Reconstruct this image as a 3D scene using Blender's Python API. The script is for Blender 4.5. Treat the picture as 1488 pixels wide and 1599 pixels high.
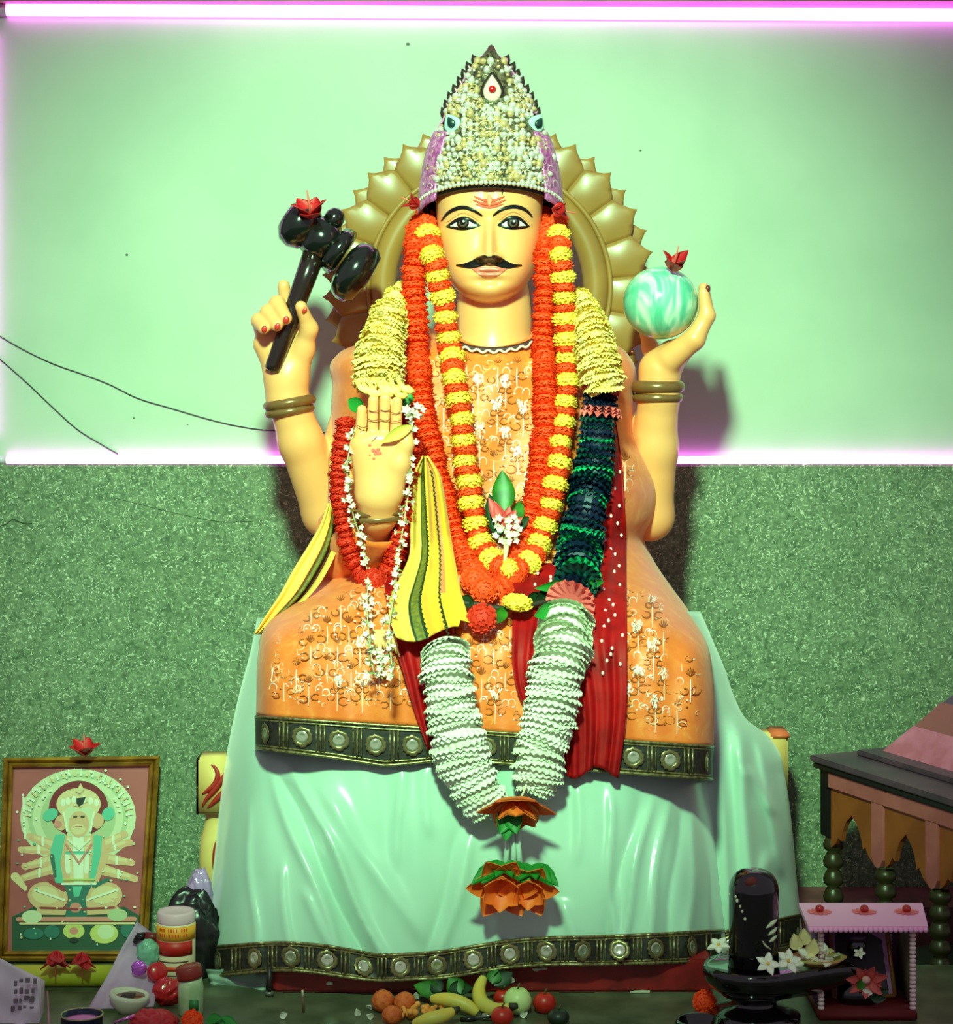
import bpy, bmesh, math, random, bisect
import numpy as np
from mathutils import Vector, Matrix, Quaternion
random.seed(7)
RNG = np.random.default_rng(7)
SC = bpy.context.scene
COL = SC.collection
for _o in list(bpy.data.objects):
    bpy.data.objects.remove(_o, do_unlink=True)

# ------------------------------------------------------------------ camera
D = 3.5            # camera distance to the reference plane y = 0
EYE = 0.87         # eye height above the altar slab
HZ = 540.0         # image row of the horizon
WALL_Y = 0.32
cam_d = bpy.data.cameras.new('camera')
cam = bpy.data.objects.new('camera', cam_d)
COL.objects.link(cam)
cam.location = (0, -D, EYE)
cam.rotation_euler = (math.pi / 2, 0, 0)
cam_d.sensor_fit = 'HORIZONTAL'
cam_d.sensor_width = 36.0
cam_d.lens = 36.0 * 3500.0 / 1488.0
cam_d.shift_y = -(799.5 - HZ) / 1488.0
cam_d.clip_start = 0.05
cam_d.clip_end = 60
SC.camera = cam

# ------------------------------------------------------------------ light
w = bpy.data.worlds.new('world')
SC.world = w
w.use_nodes = True
w.node_tree.nodes['Background'].inputs[0].default_value = (0.80, 0.70, 0.80, 1)
w.node_tree.nodes['Background'].inputs[1].default_value = 0.32

def spot_lamp(name, loc, target, angle, radius, power, color):
    d = bpy.data.lights.new(name, 'SPOT')
    d.spot_size = math.radians(angle)
    d.spot_blend = 1.0
    d.shadow_soft_size = radius
    d.energy = power
    d.color = color
    o = bpy.data.objects.new(name, d)
    COL.objects.link(o)
    o.location = loc
    o.rotation_euler = (Vector(target) - Vector(loc)).to_track_quat('-Z', 'Y').to_euler()
    return o

# the hall's greenish flood lamp, hanging from the ceiling in front of the altar
spot_lamp('hall_lamp', (-0.19, -2.75, 2.25), (-0.05, 0.1, 0.72), 42, 0.13, 800, (0.465, 1.0, 0.525))

vs = SC.view_settings
vs.view_transform = 'Standard'
vs.look = 'None'
vs.exposure = 0.16
vs.gamma = 1.0
vs.use_curve_mapping = False

# ------------------------------------------------------------------ helpers
def K(y):
    return (D + y) / 3500.0

def P(px, py, y):
    k = K(y)
    return Vector(((px - 744.0) * k, y, EYE + (HZ - py) * k))

def lin(c):
    return tuple(((v / 255.0) / 12.92 if v / 255.0 <= 0.04045 else ((v / 255.0 + 0.055) / 1.055) ** 2.4) for v in c)

def smooth01(t):
    t = np.clip(t, 0, 1)
    return t * t * (3 - 2 * t)

def lerp_tab(x, tab):
    xs = [a for a, b in tab]
    ys = [b for a, b in tab]
    return np.interp(x, xs, ys)

_CT = {}
def cat(x, tab):
    """smooth (Hermite) interpolation of a table; scalars take a quick path"""
    key = tuple(tab)
    c = _CT.get(key)
    if c is None:
        xs = np.array([a for a, b in tab], float)
        ys = np.array([b for a, b in tab], float)
        m = np.gradient(ys, xs)
        c = _CT[key] = (xs, ys, m, xs.tolist(), ys.tolist(), m.tolist())
    if isinstance(x, (int, float)):
        xs, ys, m = c[3], c[4], c[5]
        x = min(max(x, xs[0]), xs[-1])
        i = min(max(bisect.bisect_right(xs, x) - 1, 0), len(xs) - 2)
    else:
        xs, ys, m = c[0], c[1], c[2]
        x = np.clip(np.asarray(x, float), xs[0], xs[-1])
        i = np.clip(np.searchsorted(xs, x, side='right') - 1, 0, len(xs) - 2)
    h = xs[i + 1] - xs[i]
    t = (x - xs[i]) / h
    t2 = t * t; t3 = t2 * t
    return (2 * t3 - 3 * t2 + 1) * ys[i] + (t3 - 2 * t2 + t) * h * m[i] + (3 * t2 - 2 * t3) * ys[i + 1] + (t3 - t2) * h * m[i + 1]

def PA(U, V, Y):
    """array version of P"""
    U = np.asarray(U, float); V = np.asarray(V, float); Y = np.asarray(Y, float)
    k = (D + Y) / 3500.0
    return np.stack(np.broadcast_arrays((U - 744.0) * k, Y, EYE + (HZ - V) * k), axis=-1)

def warm(c):
    """true colour of a thing whose photographed colour was seen under the greenish lamp"""
    r, g, b = c
    f = min(1.0, max(0.0, (r - g) / 40.0))
    return (r, g * (1 - 0.13 * f), b)

MATS = {}
def mat(name, rgb, rough=0.5, metal=0.0, rgb2=None, scale=30.0, detail=4.0, lo=0.4, hi=0.6, bump=0.0, bscale=None,
        emit=None, estr=0.0, sheen=0.0, coat=0.0, trans=0.0, alpha=1.0, subsurf=0.0, spec=None):
    if name in MATS:
        return MATS[name]
    rgb = warm(rgb)
    rgb2 = warm(rgb2) if rgb2 is not None else None
    m = bpy.data.materials.new(name)
    m.use_nodes = True
    nt = m.node_tree
    b = nt.nodes['Principled BSDF']
    b.inputs['Base Color'].default_value = (*lin(rgb), 1)
    b.inputs['Roughness'].default_value = rough
    b.inputs['Metallic'].default_value = metal
    if spec is not None:
        b.inputs['Specular IOR Level'].default_value = spec
    if sheen: b.inputs['Sheen Weight'].default_value = sheen
    if coat:
        b.inputs['Coat Weight'].default_value = coat
        b.inputs['Coat Roughness'].default_value = 0.12
    if trans: b.inputs['Transmission Weight'].default_value = trans
    if alpha < 1: b.inputs['Alpha'].default_value = alpha
    if emit:
        b.inputs['Emission Color'].default_value = (*lin(emit), 1)
        b.inputs['Emission Strength'].default_value = estr
    tc = None
    if rgb2 is not None or bump:
        tc = nt.nodes.new('ShaderNodeTexCoord')
    if rgb2 is not None:
        n = nt.nodes.new('ShaderNodeTexNoise')
        n.inputs['Scale'].default_value = scale
        n.inputs['Detail'].default_value = detail
        nt.links.new(tc.outputs['Object'], n.inputs['Vector'])
        r = nt.nodes.new('ShaderNodeValToRGB')
        r.color_ramp.elements[0].position = lo
        r.color_ramp.elements[1].position = hi
        r.color_ramp.elements[0].color = (*lin(rgb), 1)
        r.color_ramp.elements[1].color = (*lin(rgb2), 1)
        nt.links.new(n.outputs['Fac'], r.inputs['Fac'])
        nt.links.new(r.outputs['Color'], b.inputs['Base Color'])
    if bump:
        n2 = nt.nodes.new('ShaderNodeTexNoise')
        n2.inputs['Scale'].default_value = bscale or scale
        n2.inputs['Detail'].default_value = 5
        nt.links.new(tc.outputs['Object'], n2.inputs['Vector'])
        bp = nt.nodes.new('ShaderNodeBump')
        bp.inputs['Strength'].default_value = bump
        bp.inputs['Distance'].default_value = 0.004
        nt.links.new(n2.outputs['Fac'], bp.inputs['Height'])
        nt.links.new(bp.outputs['Normal'], b.inputs['Normal'])
    MATS[name] = m
    return m

PLOC = {}      # world location of every empty
def tag(o, label=None, cat_=None, group=None, kind=None):
    if label: o['label'] = label
    if cat_: o['category'] = cat_
    if group: o['group'] = group
    if kind: o['kind'] = kind
    return o

def thing(name, loc, label, cat_, group=None, kind=None):
    o = bpy.data.objects.new(name, None)
    o.empty_display_size = 0.02
    COL.objects.link(o)
    o.location = loc
    PLOC[o.name] = Vector(loc)
    return tag(o, label, cat_, group, kind)

def wloc(o):
    return PLOC.get(o.name, Vector((0, 0, 0))) if o else Vector((0, 0, 0))

def mk(name, V, F, m, parent=None, smooth=True, midx=None, solid=0.0, sub=0, offset=0.0):
    """one mesh object from world-space vertices"""
    V = np.asarray(V, float).reshape(-1, 3)
    c = V.mean(axis=0)
    c[2] = V[:, 2].min() if parent is None else c[2]
    me = bpy.data.meshes.new(name)
    me.from_pydata((V - c).tolist(), [], [tuple(int(i) for i in f) for f in F])
    ms = m if isinstance(m, (list, tuple)) else [m]
    for x in ms:
        me.materials.append(x)
    if midx is not None:
        me.polygons.foreach_set('material_index', np.asarray(midx, dtype=np.int32))
    if smooth:
        me.polygons.foreach_set('use_smooth', np.ones(len(me.polygons), dtype=bool))
    me.validate()
    me.update()
    o = bpy.data.objects.new(name, me)
    COL.objects.link(o)
    o.location = Vector(c) - wloc(parent)
    PLOC[o.name] = Vector(c)
    if parent is not None:
        o.parent = parent
    if solid:
        s = o.modifiers.new('solid', 'SOLIDIFY')
        s.thickness = solid
        s.offset = offset
    if sub:
        s = o.modifiers.new('sub', 'SUBSURF')
        s.levels = sub
        s.render_levels = sub
    return o

def inst(name, me, M, parent=None):
    """copy of a shared mesh at world matrix M"""
    o = bpy.data.objects.new(name, me)
    COL.objects.link(o)
    M = Matrix.Translation(-wloc(parent)) @ M
    PLOC[o.name] = M.to_translation() + wloc(parent)
    o.matrix_basis = M
    if parent is not None:
        o.parent = parent
    return o

def mesh_data(name, V, F, m, smooth=True, midx=None):
    me = bpy.data.meshes.new(name)
    me.from_pydata(np.asarray(V, float).reshape(-1, 3).tolist(), [], [tuple(int(i) for i in f) for f in F])
    ms = m if isinstance(m, (list, tuple)) else [m]
    for x in ms:
        me.materials.append(x)
    if midx is not None:
        me.polygons.foreach_set('material_index', np.asarray(midx, dtype=np.int32))
    if smooth:
        me.polygons.foreach_set('use_smooth', np.ones(len(me.polygons), dtype=bool))
    me.update()
    return me

class MB:
    """collects shapes into one mesh"""
    def __init__(s):
        s.V = []; s.F = []; s.I = []; s.n = 0
    def add(s, V, F, i=0):
        V = np.asarray(V, float).reshape(-1, 3)
        s.V.append(V)
        for f in F:
            s.F.append(tuple(int(a) + s.n for a in f)); s.I.append(i)
        s.n += len(V)
        return s
    def box(s, a, b, i=0):
        s.add(*box_vf(a, b), i=i); return s
    def build(s, name, m, parent=None, smooth=True, **kw):
        return mk(name, np.concatenate(s.V), s.F, m, parent, smooth, midx=s.I, **kw)
    def data(s, name, m, smooth=True):
        return mesh_data(name, np.concatenate(s.V), s.F, m, smooth, s.I)

def box_vf(a, b, bev=0.0):
    """bevelled box from corner a to corner b"""
    a = np.array(a, float); b = np.array(b, float)
    lo = np.minimum(a, b); hi = np.maximum(a, b)
    if bev <= 0:
        V = [(x, y, z) for x in (lo[0], hi[0]) for y in (lo[1], hi[1]) for z in (lo[2], hi[2])]
        F = [(0, 1, 3, 2), (4, 6, 7, 5), (0, 4, 5, 1), (2, 3, 7, 6), (0, 2, 6, 4), (1, 5, 7, 3)]
        return V, F
    bm = bmesh.new()
    bmesh.ops.create_cube(bm, size=1.0)
    for v in bm.verts:
        v.co = Vector((lo[i] + (v.co[i] + 0.5) * (hi[i] - lo[i]) for i in range(3)))
    bmesh.ops.bevel(bm, geom=bm.edges[:], offset=min(bev, 0.45 * min(hi - lo)), segments=2, affect='EDGES')
    V = [tuple(v.co) for v in bm.verts]; F = [[v.index for v in f.verts] for f in bm.faces]
    bm.verts.index_update()
    F = [[v.index for v in f.verts] for f in bm.faces]
    bm.free()
    return V, F

def xf(V, M):
    V = np.asarray(V, float).reshape(-1, 3)
    M = np.array(M)
    return V @ M[:3, :3].T + M[:3, 3]

def grid_faces(n, m, closed_m=False, flip=False):
    F = []
    mm = m if closed_m else m - 1
    for i in range(n - 1):
        for j in range(mm):
            a = i * m + j; b = i * m + (j + 1) % m; c = (i + 1) * m + (j + 1) % m; d = (i + 1) * m + j
            F.append((a, d, c, b) if flip else (a, b, c, d))
    return F

def lathe(prof, n=24, cap=True):
    """profile [(r, z)] around z"""
    V = []
    for r, z in prof:
        for k in range(n):
            t = 2 * math.pi * k / n
            V.append((r * math.cos(t), r * math.sin(t), z))
    F = grid_faces(len(prof), n, True)
    if cap:
        F.append(tuple(reversed(range(n))))
        F.append(tuple(range((len(prof) - 1) * n, len(prof) * n)))
    return V, F

def sphere_vf(c, r, n=12, m=8):
    prof = [(math.sin(math.pi * i / m) if 0 < i < m else 1e-4, -math.cos(math.pi * i / m)) for i in range(m + 1)]
    V, F = lathe(prof, n, True)
    V = np.array(V)
    r = np.array(r if hasattr(r, '__len__') else (r, r, r), float)
    return V * r + np.array(c, float), F

def frame_at(t, up=(0, 0, 1)):
    t = Vector(t).normalized()
    u = Vector(up)
    if abs(t.dot(u)) > 0.98:
        u = Vector((0, 1, 0))
    a = u.cross(t).normalized()
    b = t.cross(a).normalized()
    return a, b, t

def tube_vf(pts, rad, n=8, cap=True, closed=False):
    pts = [Vector(p) for p in pts]
    N = len(pts)
    rad = rad if hasattr(rad, '__len__') else [rad] * N
    V = []
    a0 = None
    for i, p in enumerate(pts):
        if closed:
            t = pts[(i + 1) % N] - pts[i - 1]
        else:
            t = pts[min(i + 1, N - 1)] - pts[max(i - 1, 0)]
        t.normalize()
        if a0 is None:
            a0, _, _ = frame_at(t)
        a0 = (a0 - t * a0.dot(t)).normalized()
        b = t.cross(a0)
        for k in range(n):
            th = 2 * math.pi * k / n
            V.append(p + (a0 * math.cos(th) + b * math.sin(th)) * rad[i])
    V = [tuple(v) for v in V]
    F = grid_faces(N, n, True)
    if closed:
        for j in range(n):
            F.append(((N - 1) * n + j, (N - 1) * n + (j + 1) % n, (j + 1) % n, j))
    elif cap:
        F.append(tuple(reversed(range(n))))
        F.append(tuple(range((N - 1) * n, N * n)))
    return V, F

def spline(pts, n):
    """n points along a Catmull-Rom curve through pts (any dimension), evenly by length"""
    p = np.array([tuple(q) for q in pts], float)
    m = len(p)
    out = []
    for i in range(m - 1):
        p0 = p[max(i - 1, 0)]; p1 = p[i]; p2 = p[i + 1]; p3 = p[min(i + 2, m - 1)]
        for t in np.linspace(0, 1, 24, endpoint=False):
            out.append(0.5 * ((2 * p1) + (-p0 + p2) * t + (2 * p0 - 5 * p1 + 4 * p2 - p3) * t * t + (-p0 + 3 * p1 - 3 * p2 + p3) * t**3))
    out.append(p[-1])
    out = np.array(out)
    s = np.concatenate([[0], np.cumsum(np.linalg.norm(np.diff(out, axis=0), axis=1))])
    q = np.linspace(0, s[-1], n)
    return np.stack([np.interp(q, s, out[:, k]) for k in range(out.shape[1])], axis=1)

# signed-distance bodies -> surface nets
def sd_cone(p, a, b, ra, rb):
    a = np.array(a, float); b = np.array(b, float)
    ab = b - a
    t = np.clip(((p - a) @ ab) / max(ab @ ab, 1e-12), 0, 1)
    d = np.linalg.norm(p - (a + t[:, None] * ab), axis=1)
    return d - (ra + t * (rb - ra))

def sd_ell(p, c, r):
    r = np.array(r, float)
    q = (p - np.array(c, float)) / r
    k = np.linalg.norm(q, axis=1)
    return (k - 1) * r.min()

def smin(a, b, k):
    h = np.clip(0.5 + 0.5 * (b - a) / k, 0, 1)
    return b + (a - b) * h - k * h * (1 - h)

def surface_nets(f, lo, hi, h):
    lo = np.array(lo, float); hi = np.array(hi, float)
    n = np.ceil((hi - lo) / h).astype(int) + 1
    ax = [lo[i] + h * np.arange(n[i]) for i in range(3)]
    X, Y, Z = np.meshgrid(*ax, indexing='ij')
    v = f(np.stack([X.ravel(), Y.ravel(), Z.ravel()], axis=1)).reshape(n)
    s = v < 0
    cn = n - 1
    cnt = np.zeros(cn); acc = np.zeros((*cn, 3))
    cor = [(i, j, k) for i in (0, 1) for j in (0, 1) for k in (0, 1)]
    def sl(c):
        return tuple(slice(c[i], c[i] + cn[i]) for i in range(3))
    for c in cor:
        for axn in range(3):
            if c[axn] == 0:
                d = list(c); d[axn] = 1
                va = v[sl(c)]; vb = v[sl(d)]
                m = (va < 0) != (vb < 0)
                t = np.where(m, va / np.where(m, va - vb, 1), 0)
                pos = np.array(c, float)
                for q in range(3):
                    acc[..., q] += np.where(m, pos[q] + (t if q == axn else 0), 0)
                cnt += m
    act = cnt > 0
    idx = -np.ones(cn, int)
    idx[act] = np.arange(act.sum())
    ijk = np.argwhere(act)
    V = lo + h * (ijk + acc[act] / cnt[act][:, None])
    F = []
    for axn in range(3):
        b, c = [(1, 2), (2, 0), (0, 1)][axn]
        s0 = [slice(None)] * 3; s1 = [slice(None)] * 3
        s0[axn] = slice(0, n[axn] - 1); s1[axn] = slice(1, n[axn])
        ch = s[tuple(s0)] != s[tuple(s1)]
        e = np.argwhere(ch)
        e = e[(e[:, b] > 0) & (e[:, c] > 0) & (e[:, b] < cn[b]) & (e[:, c] < cn[c])]
        ins = s[tuple(s0)][tuple(e.T)]
        def g(db, dc):
            q = e.copy(); q[:, b] -= db; q[:, c] -= dc
            return idx[tuple(q.T)]
        quad = np.stack([g(1, 1), g(0, 1), g(0, 0), g(1, 0)], axis=1)
        quad[~ins] = quad[~ins][:, ::-1]
        F.append(quad)
    F = np.concatenate(F)
    return V, F.tolist()

def sd_body(cones, h, k, pad=0.012, groups=None):
    """cones: list of (a, b, ra, rb, blend) in world units"""
    pts = np.array([[*(np.array(c[0]) - c[2]), *(np.array(c[0]) + c[2])] for c in cones] +
                   [[*(np.array(c[1]) - c[3]), *(np.array(c[1]) + c[3])] for c in cones])
    lo = pts[:, :3].min(axis=0) - pad
    hi = pts[:, 3:].max(axis=0) + pad
    def f(p):
        d = None
        for c in cones:
            e = sd_cone(p, c[0], c[1], c[2], c[3])
            d = e if d is None else smin(d, e, c[4] if len(c) > 4 else k)
        return d
    return surface_nets(f, lo, hi, h)

def chain(pts, blend):
    """pts: (px, py, y, r_px) -> cones"""
    out = []
    for a, b in zip(pts[:-1], pts[1:]):
        out.append((P(a[0], a[1], a[2]), P(b[0], b[1], b[2]), a[3] * K(a[2]), b[3] * K(b[2]), blend))
    return out
# ------------------------------------------------------------------ setting
def wall_speckle():
    m = bpy.data.materials.new('green_speckled_paint')
    m.use_nodes = True
    nt = m.node_tree; L = nt.links
    b = nt.nodes['Principled BSDF']
    b.inputs['Roughness'].default_value = 0.62
    tc = nt.nodes.new('ShaderNodeTexCoord')
    big = nt.nodes.new('ShaderNodeTexNoise'); big.inputs['Scale'].default_value = 5; big.inputs['Detail'].default_value = 3
    n1 = nt.nodes.new('ShaderNodeTexNoise'); n1.inputs['Scale'].default_value = 75; n1.inputs['Detail'].default_value = 4; n1.inputs['Distortion'].default_value = 1.6
    n2 = nt.nodes.new('ShaderNodeTexNoise'); n2.inputs['Scale'].default_value = 130; n2.inputs['Detail'].default_value = 2; n2.inputs['Distortion'].default_value = 2.5
    for n in (big, n1, n2):
        L.new(tc.outputs['Object'], n.inputs['Vector'])
    r1 = nt.nodes.new('ShaderNodeValToRGB')
    r1.color_ramp.elements[0].position = 0.32; r1.color_ramp.elements[0].color = (*lin((70, 90, 64)), 1)
    r1.color_ramp.elements[1].position = 0.66; r1.color_ramp.elements[1].color = (*lin((124, 138, 108)), 1)
    L.new(n1.outputs['Fac'], r1.inputs['Fac'])
    r2 = nt.nodes.new('ShaderNodeValToRGB')
    r2.color_ramp.elements[0].position = 0.585; r2.color_ramp.elements[0].color = (0, 0, 0, 1)
    r2.color_ramp.elements[1].position = 0.66; r2.color_ramp.elements[1].color = (1, 1, 1, 1)
    L.new(n2.outputs['Fac'], r2.inputs['Fac'])
    mx = nt.nodes.new('ShaderNodeMixRGB'); mx.inputs['Color2'].default_value = (*lin((196, 200, 174)), 1)
    L.new(r2.outputs['Color'], mx.inputs['Fac']); L.new(r1.outputs['Color'], mx.inputs['Color1'])
    m2 = nt.nodes.new('ShaderNodeMixRGB'); m2.blend_type = 'MULTIPLY'; m2.inputs['Fac'].default_value = 0.35
    r3 = nt.nodes.new('ShaderNodeValToRGB')
    r3.color_ramp.elements[0].position = 0.35; r3.color_ramp.elements[0].color = (0.55, 0.6, 0.5, 1)
    r3.color_ramp.elements[1].position = 0.6
    L.new(big.outputs['Fac'], r3.inputs['Fac'])
    L.new(mx.outputs['Color'], m2.inputs['Color1']); L.new(r3.outputs['Color'], m2.inputs['Color2'])
    L.new(m2.outputs['Color'], b.inputs['Base Color'])
    bp = nt.nodes.new('ShaderNodeBump'); bp.inputs['Strength'].default_value = 0.25; bp.inputs['Distance'].default_value = 0.002
    L.new(n1.outputs['Fac'], bp.inputs['Height']); L.new(bp.outputs['Normal'], b.inputs['Normal'])
    return m

M_PLASTER = mat('pale_plaster', (174, 190, 172), 0.6, rgb2=(186, 200, 182), scale=4, lo=0.35, hi=0.65, bump=0.12, bscale=9)
M_SPECK = wall_speckle()
FLOOR_Z = -0.15
zl = P(744, 724, WALL_Y).z       # top of the dado
zt = P(744, 8, WALL_Y).z         # underside of the top ledge
def struct(name, V, F, m, smooth=False, **kw):
    return tag(mk(name, V, F, m, None, smooth, **kw), kind='structure')
struct('wall_back', *box_vf((-3, WALL_Y, FLOOR_Z), (3, WALL_Y + 0.12, 2.9)), M_PLASTER)
dado = struct('wall_back_dado', *box_vf((-3, WALL_Y - 0.014, FLOOR_Z), (3, WALL_Y + 0.001, zl), 0.004), M_SPECK)
struct('trim_1', *box_vf((-3, WALL_Y - 0.05, zt), (3, WALL_Y + 0.001, zt + 0.10), 0.004),
       mat('dull_ledge', (150, 120, 118), 0.6, rgb2=(176, 140, 120), scale=12))
M_FLOOR = mat('dark_green_floor', (64, 74, 58), 0.45, rgb2=(98, 108, 84), scale=26, lo=0.35, hi=0.65, bump=0.1)
struct('floor', *box_vf((-3, -3.2, FLOOR_Z - 0.08), (3, WALL_Y + 0.05, FLOOR_Z)), M_FLOOR)
M_SLAB = mat('worn_stone', (70, 78, 56), 0.35, rgb2=(112, 118, 90), scale=14, lo=0.35, hi=0.7, bump=0.15)
struct('floor_step', *box_vf((-1.6, -0.95, FLOOR_Z), (1.6, -0.345, 0.0), 0.006), M_SLAB)
# low red ledge along the wall at the right
struct('trim_2', *box_vf((0.50, 0.16, FLOOR_Z), (1.6, WALL_Y - 0.013, -0.048), 0.004),
       mat('maroon_ledge', (96, 52, 52), 0.6, rgb2=(120, 70, 66), scale=20))
# hairline cracks of the dado
crk = MB()
for pts in ([(-4, 823), (10, 818), (20, 811), (30, 815), (42, 818), (50, 817)],
            [(180, 778), (225, 789), (255, 797), (300, 807), (345, 815), (395, 814)]):
    q = spline([P(a, b, WALL_Y - 0.0142) for a, b in pts], 24)
    crk.add(*tube_vf(q, [0.0014 * (0.4 + 0.6 * abs(math.sin(i * 1.7))) * (1.0 if pts[0][0] < 0 else 0.45) for i in range(24)], 5))
c = crk.build('crack', mat('crack_dark', (52, 62, 44), 0.9), dado)
tag(c, label='hairline crack in the green paint')
nick = MB()
for x, y, r in ((637, 69, 2.6), (209, 653, 1.4), (29, 797, 2.2), (198, 398, 2.0), (1000, 235, 1.6), (293, 663, 1.2)):
    nick.add(*sphere_vf(P(x, y, WALL_Y + (0 if y < 724 else -0.014)), (r * 0.0013, 0.0008, r * 0.001), 8, 5))
nick.build('paint_chip', mat('chip_dark', (92, 104, 88), 0.9), dado)

# LED tubes round the pale panel
M_LED = mat('led_core', (255, 235, 255), 0.4, emit=(255, 112, 255), estr=6.0)
M_LEDCAP = mat('led_cap', (210, 200, 215), 0.4)
def led(a, b, r, label):
    a = Vector(a); b = Vector(b)
    t = thing('led_tube', (a + b) / 2, label, 'light tube', 'purple light tubes round the wall panel')
    d = (b - a).normalized()
    mk('diffuser', *tube_vf([a + d * 0.02, (a + b) / 2, b - d * 0.02], r, 12), M_LED, t)
    mk('end_cap', *tube_vf([a, a + d * 0.02], r * 1.08, 12), M_LEDCAP, t)
    mk('end_cap', *tube_vf([b - d * 0.02, b], r * 1.08, 12), M_LEDCAP, t)
    return t
yl = WALL_Y - 0.008
led(P(-8, 718, yl), P(1560, 719, yl), 0.0068, 'glowing purple light tube along the top of the green dado, behind the statue')
led(P(-8, 15, yl), P(1560, 24, yl), 0.0108, 'glowing pink white light tube along the top edge of the wall')
led(P(-16, 700, yl), P(-16, 34, yl), 0.006, 'upright purple light tube at the left end of the wall panel')

# thin wires
M_WIRE = mat('black_wire', (40, 52, 40), 0.6)
def wire(pts, label):
    q = spline([P(a, b, WALL_Y - 0.0015) for a, b in pts], 40)
    tag(mk('wire', *tube_vf(q, 0.0011, 6), M_WIRE), label, 'wire', 'thin wires on the pale wall')
wire([(-6, 522), (40, 548), (85, 569), (125, 583), (170, 600), (215, 622), (265, 637), (330, 656), (380, 667), (430, 673), (520, 676)],
     'longer thin dark wire sagging across the pale wall to the raised arm')
wire([(-6, 556), (40, 596), (80, 634), (120, 670), (160, 695), (184, 709)],
     'shorter thin dark wire slanting down to the purple light tube')
# ------------------------------------------------------------------ statue: surfaces of the dressed body
def YR(u, v):
    """depth of the robe's front at image point (u, v)"""
    u = np.asarray(u, float); v = np.asarray(v, float)
    yc = cat(v, [(515, -0.06), (540, -0.115), (570, -0.150), (620, -0.170), (700, -0.185), (790, -0.200), (850, -0.218), (890, -0.262),
                 (930, -0.335), (970, -0.392), (1010, -0.425), (1060, -0.438), (1120, -0.446), (1230, -0.456)])
    L = RL(v); R = RR(v)
    t = np.clip((u - (L + R) / 2) / ((R - L) / 2), -1, 1)
    n = cat(v, [(515, 2.2), (800, 2.4), (900, 3.0), (960, 5.0), (1010, 9.0), (1230, 12.0)])
    return 0.06 - (0.06 - yc) * np.power(np.maximum(1 - np.abs(t) ** n, 0), 1 / n)
def RL(v):
    return cat(v, [(515, 672), (525, 630), (535, 580), (545, 545), (560, 524), (600, 521), (700, 519), (800, 524), (850, 520), (885, 508), (915, 478), (945, 440),
                   (985, 413), (1040, 404), (1118, 401), (1230, 398)])
def RR(v):
    return cat(v, [(515, 868), (525, 905), (535, 945), (545, 968), (560, 982), (620, 990), (680, 990), (715, 1008), (765, 1026), (810, 1019), (842, 1004), (875, 1018),
                   (920, 1048), (960, 1078), (1000, 1104), (1040, 1112), (1165, 1113), (1230, 1113)])
def robe_skew(u, v):
    return smooth01((np.asarray(v, float) - 930) / 190.0) * (np.asarray(u, float) - 757) / 355.0 * 24
def on_robe(px, py, off=0.0):
    v = float(py); px = float(px)
    for _ in range(3):
        v = py - float(robe_skew(px, v))
    return P(px, py, float(YR(px, v)) - off)
def robe_pts(U, PY, off):
    """points on the folded robe under image points"""
    U = np.asarray(U, float); PY = np.asarray(PY, float)
    v = PY.copy()
    for _ in range(3):
        v = PY - robe_skew(U, v)
    return PA(U, PY, YR(U, v) - fold_robe(U, v) - off)
def fold_robe(u, v):
    a = smooth01((v - 880) / 120.0)
    d = 0.0035 * np.sin(u * 0.105 + 1.3 * np.sin(v * 0.013)) * a + 0.0025 * np.sin(u * 0.051 + v * 0.02)
    d = d + 0.004 * (1 - a) * np.sin((u - 744) * 0.045 + (v - 560) * 0.02) * smooth01((v - 560) / 60)
    return d

M_SKIN = mat('painted_skin', (255, 202, 116), 0.36, rgb2=(254, 194, 108), scale=6, coat=0.15)
base_pt = P(757, 1540, -0.2)
statue = thing('deity_statue', (0.01, -0.2, 0.03), 'large seated four-armed moustached statue with pale yellow skin in an orange robe', 'statue')

# robe
def build_robe():
    vs_ = np.concatenate([np.linspace(515, 580, 16), np.linspace(586, 1141, 100)])
    nt = 130; nb = 26
    tt = -np.cos(np.linspace(0, math.pi, nt))
    tt = 0.45 * tt + 0.55 * np.linspace(-1, 1, nt)
    L = RL(vs_)[:, None]; R = RR(vs_)[:, None]; v = vs_[:, None] + np.zeros((1, nt))
    U = (L + R) / 2 + tt[None] * (R - L) / 2
    front = PA(U, v + robe_skew(U, v), YR(U, v) - fold_robe(U, v) * (1 - np.abs(tt[None]) ** 6))
    a = math.pi * np.arange(1, nb) / nb
    U2 = (L + R) / 2 + np.cos(a)[None] * (R - L) / 2
    v2 = vs_[:, None] + np.zeros((1, nb - 1))
    back = PA(U2, v2 + robe_skew(U2, v2), 0.06 + 0.10 * np.sin(a)[None] + 0 * U2)
    V = np.concatenate([front, back], axis=1).reshape(-1, 3)
    return V, grid_faces(len(vs_), nt + nb - 1, True)
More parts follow.
